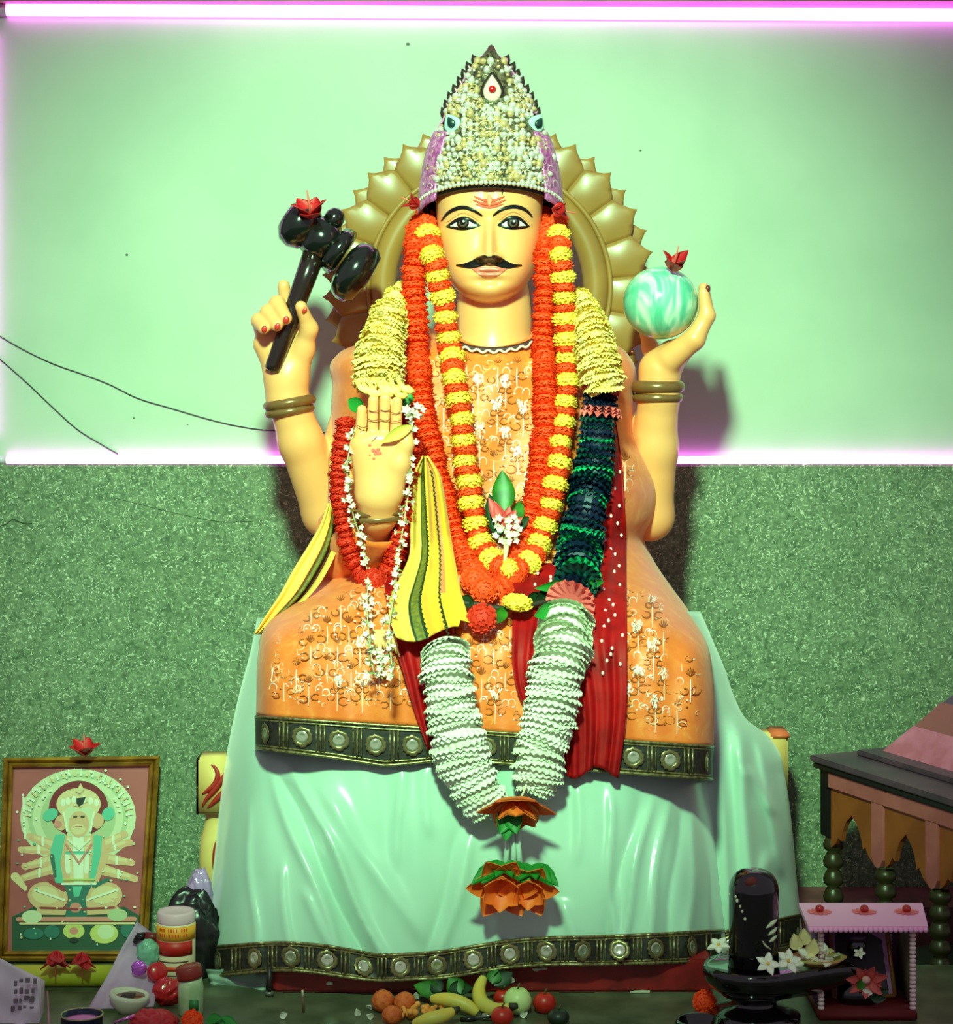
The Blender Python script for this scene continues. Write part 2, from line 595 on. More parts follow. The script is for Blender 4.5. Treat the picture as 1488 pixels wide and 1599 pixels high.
def robe_mat():
    m = bpy.data.materials.new('orange_brocade')
    m.use_nodes = True
    nt = m.node_tree; L = nt.links
    b = nt.nodes['Principled BSDF']
    b.inputs['Roughness'].default_value = 0.45
    b.inputs['Sheen Weight'].default_value = 0.15
    tc = nt.nodes.new('ShaderNodeTexCoord')
    n1 = nt.nodes.new('ShaderNodeTexNoise'); n1.inputs['Scale'].default_value = 38; n1.inputs['Detail'].default_value = 3
    n1.inputs['Distortion'].default_value = 1.2
    L.new(tc.outputs['Object'], n1.inputs['Vector'])
    r = nt.nodes.new('ShaderNodeValToRGB')
    e = r.color_ramp.elements
    e[0].position = 0.36; e[0].color = (*lin((246, 112, 40)), 1)
    e[1].position = 0.60; e[1].color = (*lin((252, 126, 50)), 1)
    x = e.new(0.68); x.color = (*lin((255, 146, 70)), 1)
    L.new(n1.outputs['Fac'], r.inputs['Fac'])
    n2 = nt.nodes.new('ShaderNodeTexNoise'); n2.inputs['Scale'].default_value = 900; n2.inputs['Detail'].default_value = 1
    L.new(tc.outputs['Object'], n2.inputs['Vector'])
    bp = nt.nodes.new('ShaderNodeBump'); bp.inputs['Strength'].default_value = 0.25; bp.inputs['Distance'].default_value = 0.001
    L.new(n2.outputs['Fac'], bp.inputs['Height']); L.new(bp.outputs['Normal'], b.inputs['Normal'])
    L.new(r.outputs['Color'], b.inputs['Base Color'])
    return m
M_ROBE = robe_mat()
robe = mk('robe', *build_robe(), M_ROBE, statue, solid=0.0025, offset=-1)
robe['label'] = 'orange brocade robe with gold and silver floral embroidery'

# embroidery: stems with curls (brown gold) and silver buds, laid on the robe
M_EMB_G = mat('gold_thread', (176, 96, 30), 0.4, 0.3)
M_EMB_S = mat('silver_thread', (250, 236, 220), 0.3, 0.25)
def emb_strip(mb, pts, w, i=0, off=0.0030):
    """flat raised ribbon through image points on the robe"""
    q = np.asarray(pts, float)
    n0 = len(q); n = n0 * 2 + 1
    s_ = np.linspace(0, n0 - 1, n)
    q = np.stack([np.interp(s_, np.arange(n0), q[:, k]) for k in range(2)], axis=1)
    q[1:-1] = 0.25 * q[:-2] + 0.5 * q[1:-1] + 0.25 * q[2:]
    t = np.gradient(q, axis=0)
    t /= np.linalg.norm(t, axis=1)[:, None] + 1e-9
    nn = np.stack([-t[:, 1], t[:, 0]], axis=1)
    ww = (w * (0.45 + 0.55 * np.sin(np.pi * (np.arange(n) + 0.5) / n)))[:, None]
    A = np.stack([q - nn * ww, q + nn * ww, q], axis=1).reshape(-1, 2)
    o = np.tile([off, off, off + 0.0012], n)
    F = []
    for k in range(n - 1):
        b0 = k * 3; b1 = b0 + 3
        F += [(b0, b1, b1 + 2, b0 + 2), (b0 + 2, b1 + 2, b1 + 1, b0 + 1)]
    o = o + 0.005 * np.clip((A[:, 1] - 850) / 40, 0, 1) * np.clip((1010 - A[:, 1]) / 40, 0, 1)
    mb.add(robe_pts(A[:, 0], A[:, 1], o), F, i)
def emb_ring(mb, cx, cy, rx, ry, a0, a1, w, i=0):
    pts = [(cx + rx * math.cos(a), cy + ry * math.sin(a)) for a in np.linspace(a0, a1, 9)]
    emb_strip(mb, pts, w, i)
def in_robe(u, v):
    return RL(v) + 4 < u < RR(v) - 4
gold = MB(); silv = MB(); peach = MB()
rr = random.Random(5)
row = 0
for v0 in range(566, 1130, 37):
    row += 1
    for c in range(-9, 10):
        u0 = 752 + c * 41 + (20 if row % 2 else 0) + rr.uniform(-6, 6)
        vv = v0 + rr.uniform(-7, 7)
        if not (in_robe(u0, vv) and in_robe(u0 - 12, vv + 8) and in_robe(u0 + 12, vv + 8)):
            continue
        vv += float(robe_skew(u0, vv))
        if vv + 34 > 1112 + (u0 - 400) / 715 * 46:
            continue
        s = rr.uniform(0.9, 1.35)
        big = rr.random() < 0.42
        emb_strip(silv, [(u0, vv + 6), (u0 + rr.uniform(-1.5, 1.5), vv + 20), (u0, vv + 36 * s)], 0.9)
        if big:
            for k in range(22):
                a = -math.pi / 2 + rr.uniform(-0.9, 0.9)
                L_ = rr.uniform(4, 22) * s
                x = u0 + rr.uniform(-5, 5) + math.cos(a) * L_ * 0.4
                y = vv + 6 + math.sin(a) * L_
                emb_strip(silv, [(x - rr.uniform(-3, 3), y + 3), (x + rr.uniform(-2, 2), y), (x + rr.uniform(-3, 3), y - 3)], 1.3)
            for k in range(6):
                a = -math.pi / 2 + rr.uniform(-1.1, 1.1)
                emb_strip(gold, [(u0, vv + 9), (u0 + math.cos(a) * 8, vv + 9 + math.sin(a) * 8), (u0 + math.cos(a) * 9, vv + 9 + math.sin(a) * 17)], 0.9)
            for sx in (-1, 1):
                emb_ring(gold, u0 + sx * 5.5, vv + 8, 5.5, 4.6, 0.3, 5.6, 1.4)
        else:
            for k in range(5):
                a = -math.pi / 2 + (k - 2) * 0.5
                emb_strip(gold, [(u0, vv), (u0 + math.cos(a) * 6 * s, vv + math.sin(a) * 7 * s), (u0 + math.cos(a) * 7 * s, vv + math.sin(a) * 11 * s)], 1.2)
        for sx in (-1, 1):
            r_ = rr.uniform(5, 8.5)
            a0 = rr.uniform(-0.6, 0.9)
            emb_ring(gold, u0 + sx * rr.uniform(8, 12), vv + 22 + rr.uniform(-4, 6), r_, r_ * 0.8, (a0 if sx > 0 else math.pi - a0), (a0 + 5.0 if sx > 0 else math.pi - a0 - 5.0), 1.25)
            if rr.random() < 0.7:
                emb_ring(silv, u0 + sx * 17, vv + 10 + rr.uniform(-6, 6), 6, 7, (2.4 if sx > 0 else 0.7), (6.6 if sx > 0 else -3.5), 0.8)
            for k in range(3):
                x = u0 + sx * rr.uniform(4, 22); y = vv + rr.uniform(-18, 32)
                emb_strip(silv if rr.random() < 0.6 else gold, [(x - 1.6, y), (x, y - 1), (x + 1.6, y)], 1.5)
for k in range(420):
    v = rr.uniform(560, 1120); u = rr.uniform(float(RL(v)) + 8, float(RR(v)) - 8)
    v += float(robe_skew(u, v))
    if v + 8 > 1112 + (u - 400) / 715 * 46: continue
    a0 = rr.uniform(0, 6.28); r_ = rr.uniform(3, 7.5)
    emb_ring(peach, u, v, r_, r_ * rr.uniform(.6, 1.1), a0, a0 + rr.uniform(2.5, 5.0), rr.uniform(.7, 1.4))
tag(peach.build('embroidery', mat('peach_thread', (255, 208, 150), 0.45), robe), 'pale peach scrolls of the embroidery', kind='stuff')
tag(gold.build('embroidery', M_EMB_G, robe), 'brown gold curls of the embroidery', kind='stuff')
tag(silv.build('embroidery', M_EMB_S, robe), 'silver buds and stems of the embroidery', kind='stuff')

# neckline trim of the robe: dark line with a cream zigzag
def collar():
    pts = [(716, 537), (735, 544), (765, 547), (795, 545), (822, 538), (836, 530)]
    q = spline(pts, 44)
    a = [P(x, y, -0.1235 - 0.012 * (1 - ((x - 770) / 62) ** 2)) for x, y in q]
    b = [P(x, y + 2 + 2.2 * math.sin(i * 1.05), -0.1275 - 0.012 * (1 - ((x - 770) / 62) ** 2)) for i, (x, y) in enumerate(q)]
    o = mk('collar_trim', *tube_vf(a, 0.0052, 8), mat('maroon_trim', (70, 20, 18), 0.6), robe)
    mk('collar_zigzag', *tube_vf(b, 0.0021, 6), mat('cream_trim', (250, 236, 200), 0.5), robe)
collar()

# ------------------------------------------------------------------ patterned borders with medallions
M_BAND = mat('black_brocade', (22, 20, 18), 0.5, rgb2=(46, 40, 30), scale=160)
M_GOLDB = mat('dull_gold_braid', (150, 138, 92), 0.32, 0.55, rgb2=(96, 84, 52), scale=220, lo=0.4, hi=0.6)
M_MIRR = mat('mirror_disc', (214, 220, 190), 0.12, 0.75)
def medal_mesh():
    mb = MB()
    n = 26
    prof = [(0.62, 0.0), (0.62, 0.14), (0.80, 0.20), (1.0, 0.08), (1.0, -0.08), (0.05, -0.08)]
    V, F = lathe(prof, n, True)
    V = np.array(V)
    r = np.hypot(V[:, 0], V[:, 1]); th = np.arctan2(V[:, 1], V[:, 0])
    s = np.where(r > 0.7, 1 + 0.07 * np.sign(np.sin(th * 13)), 1)
    V[:, 0] *= s; V[:, 1] *= s
    mb.add(V, F, 0)
    V, F = lathe([(0.60, 0.02), (0.60, 0.10), (0.34, 0.16), (0.30, 0.12), (0.02, 0.15)], 16, True)
    mb.add(V, F, 1)
    return mb.data('medallion', [M_GOLDB, M_MIRR])
MEDAL = medal_mesh()
def border(name, top, bot, surf, parent, pitch, rad, x0, x1, phase=0.0, label=None, skip=None):
    """band between image curves top(u) and bot(u) on surf(u, v, off)"""
    n = int((x1 - x0) / 5)
    us = np.linspace(x0, x1, n)
    V = []; rows = 7
    for i in range(rows):
        for u in us:
            t = i / (rows - 1)
            V.append(surf(u, top(u) * (1 - t) + bot(u) * t, 0.003))
    band = mk(name, V, grid_faces(rows, n), M_BAND, parent, solid=0.003)
    if label: band['label'] = label
    br = MB()
    for t, wd in ((0.04, 2.6), (0.13, 1.6), (0.87, 1.6), (0.96, 2.8)):
        br.add(*tube_vf([surf(u, top(u) * (1 - t) + bot(u) * t, 0.005) for u in us], wd * 0.0009, 6))
    k = 0
    u = x0 + phase
    while u < x1 - 4:
        vm = (top(u) + bot(u)) / 2
        c = surf(u, vm, 0.007)
        e = (surf(min(u + 5, x1), vm, 0.007) - surf(max(u - 5, x0), vm, 0.007)).normalized()
        up = (surf(u, vm - 5, 0.007) - surf(u, vm + 5, 0.007)).normalized()
        nrm = e.cross(up).normalized()
        M = Matrix((( e.x, up.x, nrm.x, c.x), (e.y, up.y, nrm.y, c.y), (e.z, up.z, nrm.z, c.z), (0, 0, 0, 1)))
        s = rad * K(c.y)
        inst('medallion', MEDAL, M @ Matrix.Diagonal((s, s, s * 0.5, 1)), band)
        ub = u + pitch / 2
        for db in (-pitch * 0.11, 0, pitch * 0.11):
            uu = ub + db
            if uu < x1:
                br.add(*tube_vf([surf(uu, top(uu) * (1 - t) + bot(uu) * t, 0.006) for t in (0.14, 0.5, 0.86)], (1.4 if db else 2.0) * 0.0009, 6))
        u += pitch
    br.build('braid', M_GOLDB, band)
    return band
htop = lambda u: 1117 + (u - 400) / 715 * 47
hbot = lambda u: 1117 + (u - 400) / 715 * 47 + np.interp(u, [395, 520, 600, 640, 700, 800, 1000, 1115], [53, 60, 68, 62, 50, 52, 54, 55])
border('robe_border', htop, hbot, lambda u, v, o: on_robe(u, v, o + 0.002), robe, 57.5, 16, 396, 1113, 18,
       'black and gold border of the robe with round mirror medallions')
# ------------------------------------------------------------------ head and neck
HC = 764.0; HY = -0.075        # head axis
# chin + neck are two lofts: face down to the chin, neck from inside the head to the collar
def face_half(v):
    return cat(v, [(215, 42), (240, 70), (270, 82), (310, 84), (345, 82), (380, 78.5), (405, 75), (425, 69), (440, 61), (453, 51), (463, 39.5), (470, 28), (475, 14), (477, 4)])
def face_front(v):
    return cat(v, [(215, .02), (240, .055), (280, .078), (315, .087), (345, .086), (385, .089), (415, .092), (435, .092), (452, .086), (463, .074), (471, .056), (475, .038), (477, .02)])
def g2(du, dv, su, sv):
    return np.exp(-(du / su) ** 2 - (dv / sv) ** 2)
def YF(u, v):
    """depth of the face front"""
    u = np.asarray(u, float); v = np.asarray(v, float)
    x = u - HC
    hw = face_half(v)
    t = np.clip(np.abs(x) / hw, 0, 1)
    n = 2.35
    y = HY - face_front(v) * np.power(1 - t ** n, 1 / n)
    # nose
    rid = cat(v, [(215, 0), (325, 0.0), (340, .002), (360, .012), (380, .0215), (396, .0295), (403, .0245), (409, .006), (416, 0), (478, 0)])
    wid = cat(v, [(215, 7.5), (340, 7.5), (365, 7.8), (390, 9.5), (405, 11.5), (478, 12)])
    y = y - rid * np.exp(-(np.abs(x) / wid) ** 2.6)
    for s in (-1, 1):
        y = y - .0115 * g2(x - s * 13.5, v - 401, 6.8, 6.4)          # wings
        y = y + .0060 * g2(x - s * 21, v - 349, 15, 11)             # sockets
        y = y - .0030 * g2(x - s * 39, v - 347, 20, 9)              # eyeball
        y = y - .0028 * g2(x - s * 36, v - 328, 30, 7)              # brow ridge
        y = y - .0035 * g2(x - s * 42, v - 392, 26, 22)             # cheek
    y = y - .0055 * g2(x, v - 422, 22, 5.5) - .0045 * g2(x, v - 430, 18, 4)
    y = y + .0030 * g2(x, v - 425.5, 24, 1.3)
    y = y + .0035 * g2(x, v - 439, 24, 5)
    y = y - .0050 * g2(x, v - 455, 22, 10)
    return y
def build_head():
    vs_ = np.concatenate([np.linspace(215, 300, 14), np.linspace(304, 470, 84), np.linspace(471.5, 477, 6)])
    nf = 96; nb = 30
    V = []
    th = np.linspace(-1, 1, nf)
    for v in vs_:
        hw = float(face_half(v))
        for a in th:
            t = math.sin(a * math.pi / 2) * 0.6 + a * 0.4
            u = HC + t * hw
            V.append(P(u, v, float(YF(u, v))))
        hb = float(cat(v, [(215, .03), (240, .075), (300, .10), (380, .095), (430, .07), (460, .03), (477, .004)]))
        for j in range(1, nb):
            a = math.pi * j / nb
            V.append(P(HC + math.cos(a) * hw, v, HY + hb * math.sin(a)))
    m = nf + nb - 1
    F = grid_faces(len(vs_), m, True)
    F.append(tuple(reversed(range(m))))
    F.append(tuple(range((len(vs_) - 1) * m, len(vs_) * m)))
    return V, F
def build_neck():
    V = []; n = 48
    vs_ = np.linspace(425, 575, 34)
    for v in vs_:
        hw = float(cat(v, [(425, 50), (470, 57), (500, 59), (530, 60), (550, 68), (575, 90)]))
        cx = 771
        for k in range(n):
            a = 2 * math.pi * k / n
            cy = -0.06
            V.append(P(cx + hw * math.cos(a), v, cy + math.sin(a) * float(cat(v, [(425, .05), (480, .056), (530, .060), (575, .075)]))))
    F = grid_faces(len(vs_), n, True)
    return V, F

# ------------------------------------------------------------------ arms and hands
def arm_mace():
    c = chain([(560, 640, .05, 40), (510, 800, .04, 37), (470, 690, .01, 34), (449, 622, 0, 31.5), (447, 590, 0, 33)], .012)
    for a in ((412, 528), (428, 518), (444, 512), (459, 512)):
        c += chain([(447, 596, 0, 24), (a[0], a[1] + 10, .0, 17)], .016)
    c += chain([(458, 585, -.005, 24), (474, 545, -.015, 16.5), (483, 513, -.03, 12.5), (470, 479, -.05, 9.5)], .010)
    f = [[(411, 525, .0, 12), (404, 501, -.034, 11.5), (412, 513, -.057, 9.5)],
         [(427, 515, .0, 13), (419, 488, -.036, 12.5), (432, 508, -.060, 10)],
         [(442, 508, .0, 13), (433, 474, -.036, 12.5), (446, 497, -.060, 10.5)],
         [(457, 505, .012, 13), (447, 474, .012, 11), (443, 446, .004, 9.5)]]
    for q in f:
        c += chain(q, .0045)
    return sd_body(c, .0028, .01)
def arm_globe():
    c = chain([(950, 650, .05, 40), (1014, 806, .04, 36), (1021, 700, .02, 36), (1029, 615, .0, 31), (1030, 578, 0, 29.5), (1050, 555, 0, 25)], .014)
    for dy in (-.036, -.012, .012, .036):
        s = 1.0 - 3 * abs(dy)
        c += chain([(1046, 560, dy * .5, 22), (1084, 530, dy, 16.5), (1104, 493, dy, 12.5), (1099, 456 - 6 * (dy > 0), dy, 8.6)], .006)
    c += chain([(1030, 575, .03, 18), (1016, 545, .055, 12), (1006, 510, .062, 10)], .01)
    return sd_body(c, .0028, .01)
def arm_palm():
    c = chain([(548, 720, -.02, 36), (545, 880, -.13, 34), (575, 840, -.215, 31), (591, 800, -.272, 29), (591, 775, -.288, 31)], .014)
    for a, b in (((577, 768), (562, 696)), ((586, 772), (581, 688)), ((597, 772), (600, 688)), ((606, 768), (616, 696))):
        c += chain([(*a, -.290, 20), (*b, -.296, 16)], .018)
    c += chain([(608, 762, -.296, 22), (623, 724, -.305, 17), (634, 694, -.310, 11.5), (635, 676, -.312, 9)], .008)
    for q in ([(562, 690, -.295, 9.4), (565, 640, -.300, 8.0)], [(581, 684, -.297, 9.6), (583, 625, -.302, 8.4)],
              [(600, 684, -.297, 9.6), (601.5, 622, -.303, 8.5)], [(618, 688, -.296, 9.4), (620, 627, -.302, 8.2)]):
        c += chain(q, .0014)
    return sd_body(c, .0024, .01)
def torso_core():
    c = chain([(757, 560, .0, 60), (757, 700, -.02, 130), (757, 880, -.06, 130)], .03)
    c += chain([(640, 585, .02, 50), (757, 575, .01, 60), (880, 585, .02, 50)], .03)
    return sd_body(c, .014, .03)
body = MB()
for q in (build_head(), build_neck(), arm_mace(), arm_globe(), arm_palm(), torso_core()):
    body.add(*q)
body_o = body.build('body', M_SKIN, statue)
body_o['label'] = 'glossy pale yellow painted skin of head, neck and arms'

# ------------------------------------------------------------------ painted face
M_BLACK = mat('black_paint', (14, 12, 12), 0.3)
M_EYEW = mat('eye_white', (246, 246, 236), 0.25, coat=0.4)
M_IRIS = mat('iris_grey', (92, 84, 84), 0.25, coat=0.4)
M_LIP = mat('lip_paint', (226, 128, 96), 0.35)
M_TILAK = mat('tilak_paint', (214, 76, 34), 0.6)
def face_pt(u, v, off):
    return P(u, v, float(YF(u, v)) - off)
def face_band(name, top, bot, x0, x1, m, off, parent, n=30, rows=6):
    us = np.linspace(x0, x1, n)
    V = []
    for i in range(rows):
        t = i / (rows - 1)
        for u in us:
            V.append(face_pt(u, top(u) * (1 - t) + bot(u) * t, off))
    return mk(name, V, grid_faces(rows, n), m, parent, solid=0.0012, offset=1)
def face_disc(name, cx, cy, r, m, off, parent, ry=None, lo=None, hi=None):
    V = [face_pt(cx, cy, off)]; F = []
    n = 24
    for ring in (0.5, 1.0):
        for k in range(n):
            a = 2 * math.pi * k / n
            x = cx + r * ring * math.cos(a); y = cy + (ry or r) * ring * math.sin(a)
            if lo is not None: y = min(max(y, lo(x)), hi(x))
            V.append(face_pt(x, y, off))
    for k in range(n):
        F.append((0, 1 + k, 1 + (k + 1) % n))
        F.append((1 + k, 1 + n + k, 1 + n + (k + 1) % n, 1 + (k + 1) % n))
    return mk(name, V, F, m, parent, solid=0.0008, offset=1)
def tabf(t):
    return lambda u: float(cat(u, t))
for (xo, xi, top, bot, cx) in ((695, 751, [(695, 354.5), (705, 346), (714, 340.5), (724, 338.2), (734, 340.5), (743, 346), (751, 352)],
                                [(695, 354.8), (704, 357), (714, 359), (724, 359.6), (734, 358.3), (743, 355.6), (751, 352.4)], 722.5),
                               (776, 828, [(776, 351.5), (784, 344.5), (793, 338.5), (802, 336.4), (812, 339), (820, 345.5), (828, 354)],
                                [(776, 352), (784, 355.5), (793, 358), (802, 358.8), (812, 358), (820, 356.6), (828, 354.4)], 801.5)):
    ft, fb = tabf(top), tabf(bot)
    e = face_band('eye', ft, fb, xo, xi, M_BLACK, .0006, body_o)
    mid = (xo + xi) / 2
    it = lambda u, ft=ft, fb=fb: ft(u) + min(6.0, 0.5 * (fb(u) - ft(u)))
    ib = lambda u, ft=ft, fb=fb: fb(u) - min(4.2, 0.32 * (fb(u) - ft(u)))
    face_band('eye_white', it, ib, xo + 8, xi - 7, M_EYEW, .0016, e)
    face_disc('iris_rim', cx, 347.6, 9.8, M_BLACK, .0026, e, lo=it, hi=ib)
    face_disc('iris', cx, 347.6, 6.8, M_IRIS, .0034, e, lo=it, hi=ib)
    face_disc('pupil', cx, 347.2, 4.2, M_BLACK, .0042, e, lo=it, hi=ib)
    face_disc('catchlight', cx + 1.2, 345.6, 1.7, M_EYEW, .0052, e)
    # upper lid crease
    q = spline([(xo + 4, ft(xo + 4) - 4), (mid, ft(mid) - 5.5), (xi - 3, ft(xi - 3) - 4)], 18)
    mk('lid_crease', *tube_vf([face_pt(a, b, .0001) for a, b in q], .0005, 5), mat('crease_paint', (196, 130, 60), 0.5), e)
def stroke(name, pts, w, m, off, parent, taper=True):
    q = spline(pts, 30)
    V = []; n = len(q)
    for k in range(n):
        t = q[min(k + 1, n - 1)] - q[max(k - 1, 0)]
        t = t / (np.linalg.norm(t) + 1e-9)
        nn = np.array([-t[1], t[0]])
        ww = w * (math.sin(math.pi * (0.06 + 0.88 * k / (n - 1))) ** 0.7 if taper else 1)
        for s in (-1, -0.33, 0.33, 1):
            a = q[k] + nn * ww * s
            V.append(face_pt(a[0], a[1], off))
    return mk(name, V, grid_faces(n, 4, flip=True), m, parent, solid=0.0012, offset=1)
stroke('eyebrow', [(688.5, 346), (697, 335), (707, 328), (718, 324.4), (727, 324.2), (740, 329), (753, 337.5)], 3.1, M_BLACK, .0008, body_o)
stroke('eyebrow', [(769.5, 337.5), (782, 328), (795, 323.4), (807, 323), (818, 326.5), (826, 332.5), (831.5, 340)], 3.1, M_BLACK, .0008, body_o)
mo_t = tabf([(712, 413.5), (722, 412), (735, 407.5), (748, 400.5), (756, 398.2), (764, 402), (772, 398.2), (780, 400.5), (792, 408), (804, 412.5), (815, 413.5)])
mo_b = tabf([(712, 415), (722, 417.5), (735, 418.8), (748, 416.5), (757, 413.6), (764, 410.5), (771, 413.6), (780, 416.8), (792, 419), (804, 417.5), (815, 415)])
mous = face_band('moustache', mo_t, mo_b, 712, 815, M_BLACK, .002, body_o, 44, 8)
mous['label'] = 'black painted moustache with pointed tips'
li_t = tabf([(736, 418.5), (748, 416.6), (764, 417.5), (780, 416.6), (792, 418.5)])
li_m = tabf([(736, 419), (748, 424), (764, 425.2), (780, 424), (792, 419)])
li_b = tabf([(736, 419.4), (748, 429), (764, 433), (780, 429), (792, 419.4)])
face_band('upper_lip', li_t, li_m, 736, 792, M_LIP, .0006, body_o)
face_band('lower_lip', li_m, li_b, 736.5, 791.5, mat('lip_paint_low', (236, 140, 108), 0.35), .0012, body_o)
tl = stroke('tilak', [(740, 306.5), (752, 311.5), (764, 313), (776, 311.5), (788, 306.5)], 2.7, M_TILAK, .0008, body_o)
tl['label'] = 'red orange three-line forehead mark'
stroke('tilak_line', [(738, 312), (751, 317), (764, 318.6), (777, 317), (790, 312)], 2.5, M_TILAK, .0008, tl)
stroke('tilak_line', [(742, 318.5), (752, 321.6), (764, 323.4), (776, 321.6), (786, 318.5)], 2.3, M_TILAK, .0008, tl)
stroke('tilak_drop', [(764, 303), (764.5, 311), (764, 321)], 4.0, mat('tilak_pale', (244, 150, 96), 0.6), .0022, tl)
stroke('hair_strand', [(785, 292), (784.5, 299), (784, 304)], 1.1, M_BLACK, .001, body_o)

# hair
def hair():
    V = []; n = 40
    vs_ = np.linspace(232, 372, 26)
    for v in vs_:
        hw = float(cat(v, [(232, 62), (260, 88), (300, 95), (340, 94), (360, 90), (372, 86)]))
        for k in range(n + 1):
            a = -0.10 + (math.pi + 0.20) * k / n
            a2 = a
            fr = 0.015 if v > 305 else 0.085
            y = HY + 0.012 + 0.115 * math.sin(a2) if math.sin(a2) > 0 else HY + 0.012 + fr * math.sin(a2)
            V.append(P(HC + 3 + hw * math.cos(a2), v, y))
    return V, grid_faces(len(vs_), n + 1)
h_o = mk('hair', *hair(), mat('black_hair', (16, 13, 16), 0.5), statue, solid=0.008, offset=-1)

# nails, bangles, palm marks
M_NAIL = mat('red_nail', (214, 58, 44), 0.25, coat=0.3)
for (x, y, yy, rx, ry, rot) in ((412.5, 513.5, -.0665, 4.2, 5.2, 0.5), (433, 509.5, -.070, 4.4, 5.4, 0.5), (446.5, 499, -.0705, 4.5, 5.6, 0.5), (475.5, 484.5, -.058, 3.0, 5.2, 0.6)):
    V, F = sphere_vf((0, 0, 0), (rx * .001, .0018, ry * .001), 14, 8)
    mk('nail', xf(V, Matrix.Translation(P(x, y, yy)) @ Matrix.Rotation(rot, 4, 'Y')), F, M_NAIL, body_o)
for dy, px, py in ((-.036, 1103, 451), (-.012, 1104, 451)):
    V, F = sphere_vf((0, 0, 0), (.0035, .004, .0062), 14, 8)
    mk('nail', xf(V, Matrix.Translation(P(px + 2, py, dy - .004))), F, mat('dark_nail', (120, 44, 40), 0.25), body_o)
M_BANGLE = mat('bronze_paint', (136, 104, 56), 0.3, 0.25, coat=0.2)
def bangle(cx, cy, y, r, ry, w, tilt, rolls):
    mb = MB()
    for dz, rad in rolls:
        c = P(cx, cy + dz, y)
        pts = []
        for k in range(40):
            a = 2 * math.pi * k / 40
            pts.append(c + Vector((r * .001 * math.cos(a), ry * .001 * math.sin(a), -math.sin(tilt) * r * .001 * math.cos(a))))
        mb.add(*tube_vf(pts, rad * .001, 12, closed=True))
    return mb.build('bangle', M_BANGLE, body_o)
bangle(452, 634, 0.003, 33, 34, 8, -0.16, ((-5, 8.5), (8, 6.5)))
bangle(1027, 604, 0.003, 33, 34, 8, 0.0, ((0, 10), (17, 7)))
bangle(590, 800, -.268, 31, 31, 8, -0.05, ((0, 6), (10, 5)))
M_CREASE = mat('palm_crease_gap_shade', (150, 62, 24), 0.6)
cr = MB()
def palm_pt(x, y):
    return P(x, y, -.313 + 0.008 * ((x - 592) / 46) ** 2 if y < 760 else -.31)
# ------------------------------------------------------------------ palm lines, painted finger-gap shade and kumkum on the raised hand
for pts in ([(557, 664), (566, 668), (575, 665)], [(575, 655), (583, 657), (592, 655)], [(593, 655), (601, 657), (610, 655)], [(610, 657), (618, 658), (626, 656)],
            [(576, 641), (583, 643), (591, 641)], [(594, 640), (601, 642), (609, 640)], [(611, 644), (618, 646), (625, 643)]):
    cr.add(*tube_vf([P(a, b, -.3112 + .0016 * abs(i - 3.5) / 3.5) for i, (a, b) in enumerate(spline(pts, 8))], .0006, 5))
cr.add(*tube_vf([palm_pt(a, b) for a, b in spline([(616, 708), (602, 710), (592, 718), (584, 732), (580, 750)], 14)], .0012, 5))
cr.add(*tube_vf([palm_pt(a, b) for a, b in spline([(552, 700), (566, 696), (580, 690), (588, 682)], 14)], .0009, 5))
for pts in ([(574.5, 640), (573.5, 660), (572, 684)], [(592, 626), (591.5, 650), (591, 684)], [(609.5, 628), (609, 650), (608, 684)]):  # dark strips between the fingers, standing in for shade in the gaps
    cr.add(*tube_vf([P(a, b, -.3035) for a, b in spline(pts, 8)], .0010, 5))
cr.add(*tube_vf([palm_pt(a, b) for a, b in spline([(626, 690), (622, 706), (616, 712)], 8)], .0009, 5))
cr.build('palm_line_gap_shade', M_CREASE, body_o)
kk = MB()
for i in range(14):
    kk.add(*sphere_vf(palm_pt(588 + random.gauss(0, 6), 706 + random.gauss(0, 6)), (.0035, .0016, .003), 8, 5))
tag(kk.build('kumkum_smear', mat('kumkum', (232, 120, 92), 0.8), body_o), 'smear of red powder on the palm')

# sleeve of the robe round the raised forearm
V = []
for i, (x, y, yy, r) in enumerate([tuple(q) for q in spline([(590, 812, -.262, 37), (580, 832, -.235, 40), (562, 858, -.19, 44), (546, 880, -.13, 50), (545, 840, -.06, 52)], 16)]):
    c = P(x, y, yy)
    t_ = (P(590, 812, -.262) - P(548, 880, -.13)).normalized()
    a_, b_, t_ = frame_at(t_)
    for k in range(30):
        th = 2 * math.pi * k / 30
        V.append(c + (a_ * math.cos(th) + b_ * math.sin(th)) * r * .001 * (1 + .05 * math.sin(5 * th + i)))
mk('sleeve', V, grid_faces(16, 30, True), M_ROBE, statue, solid=.002)

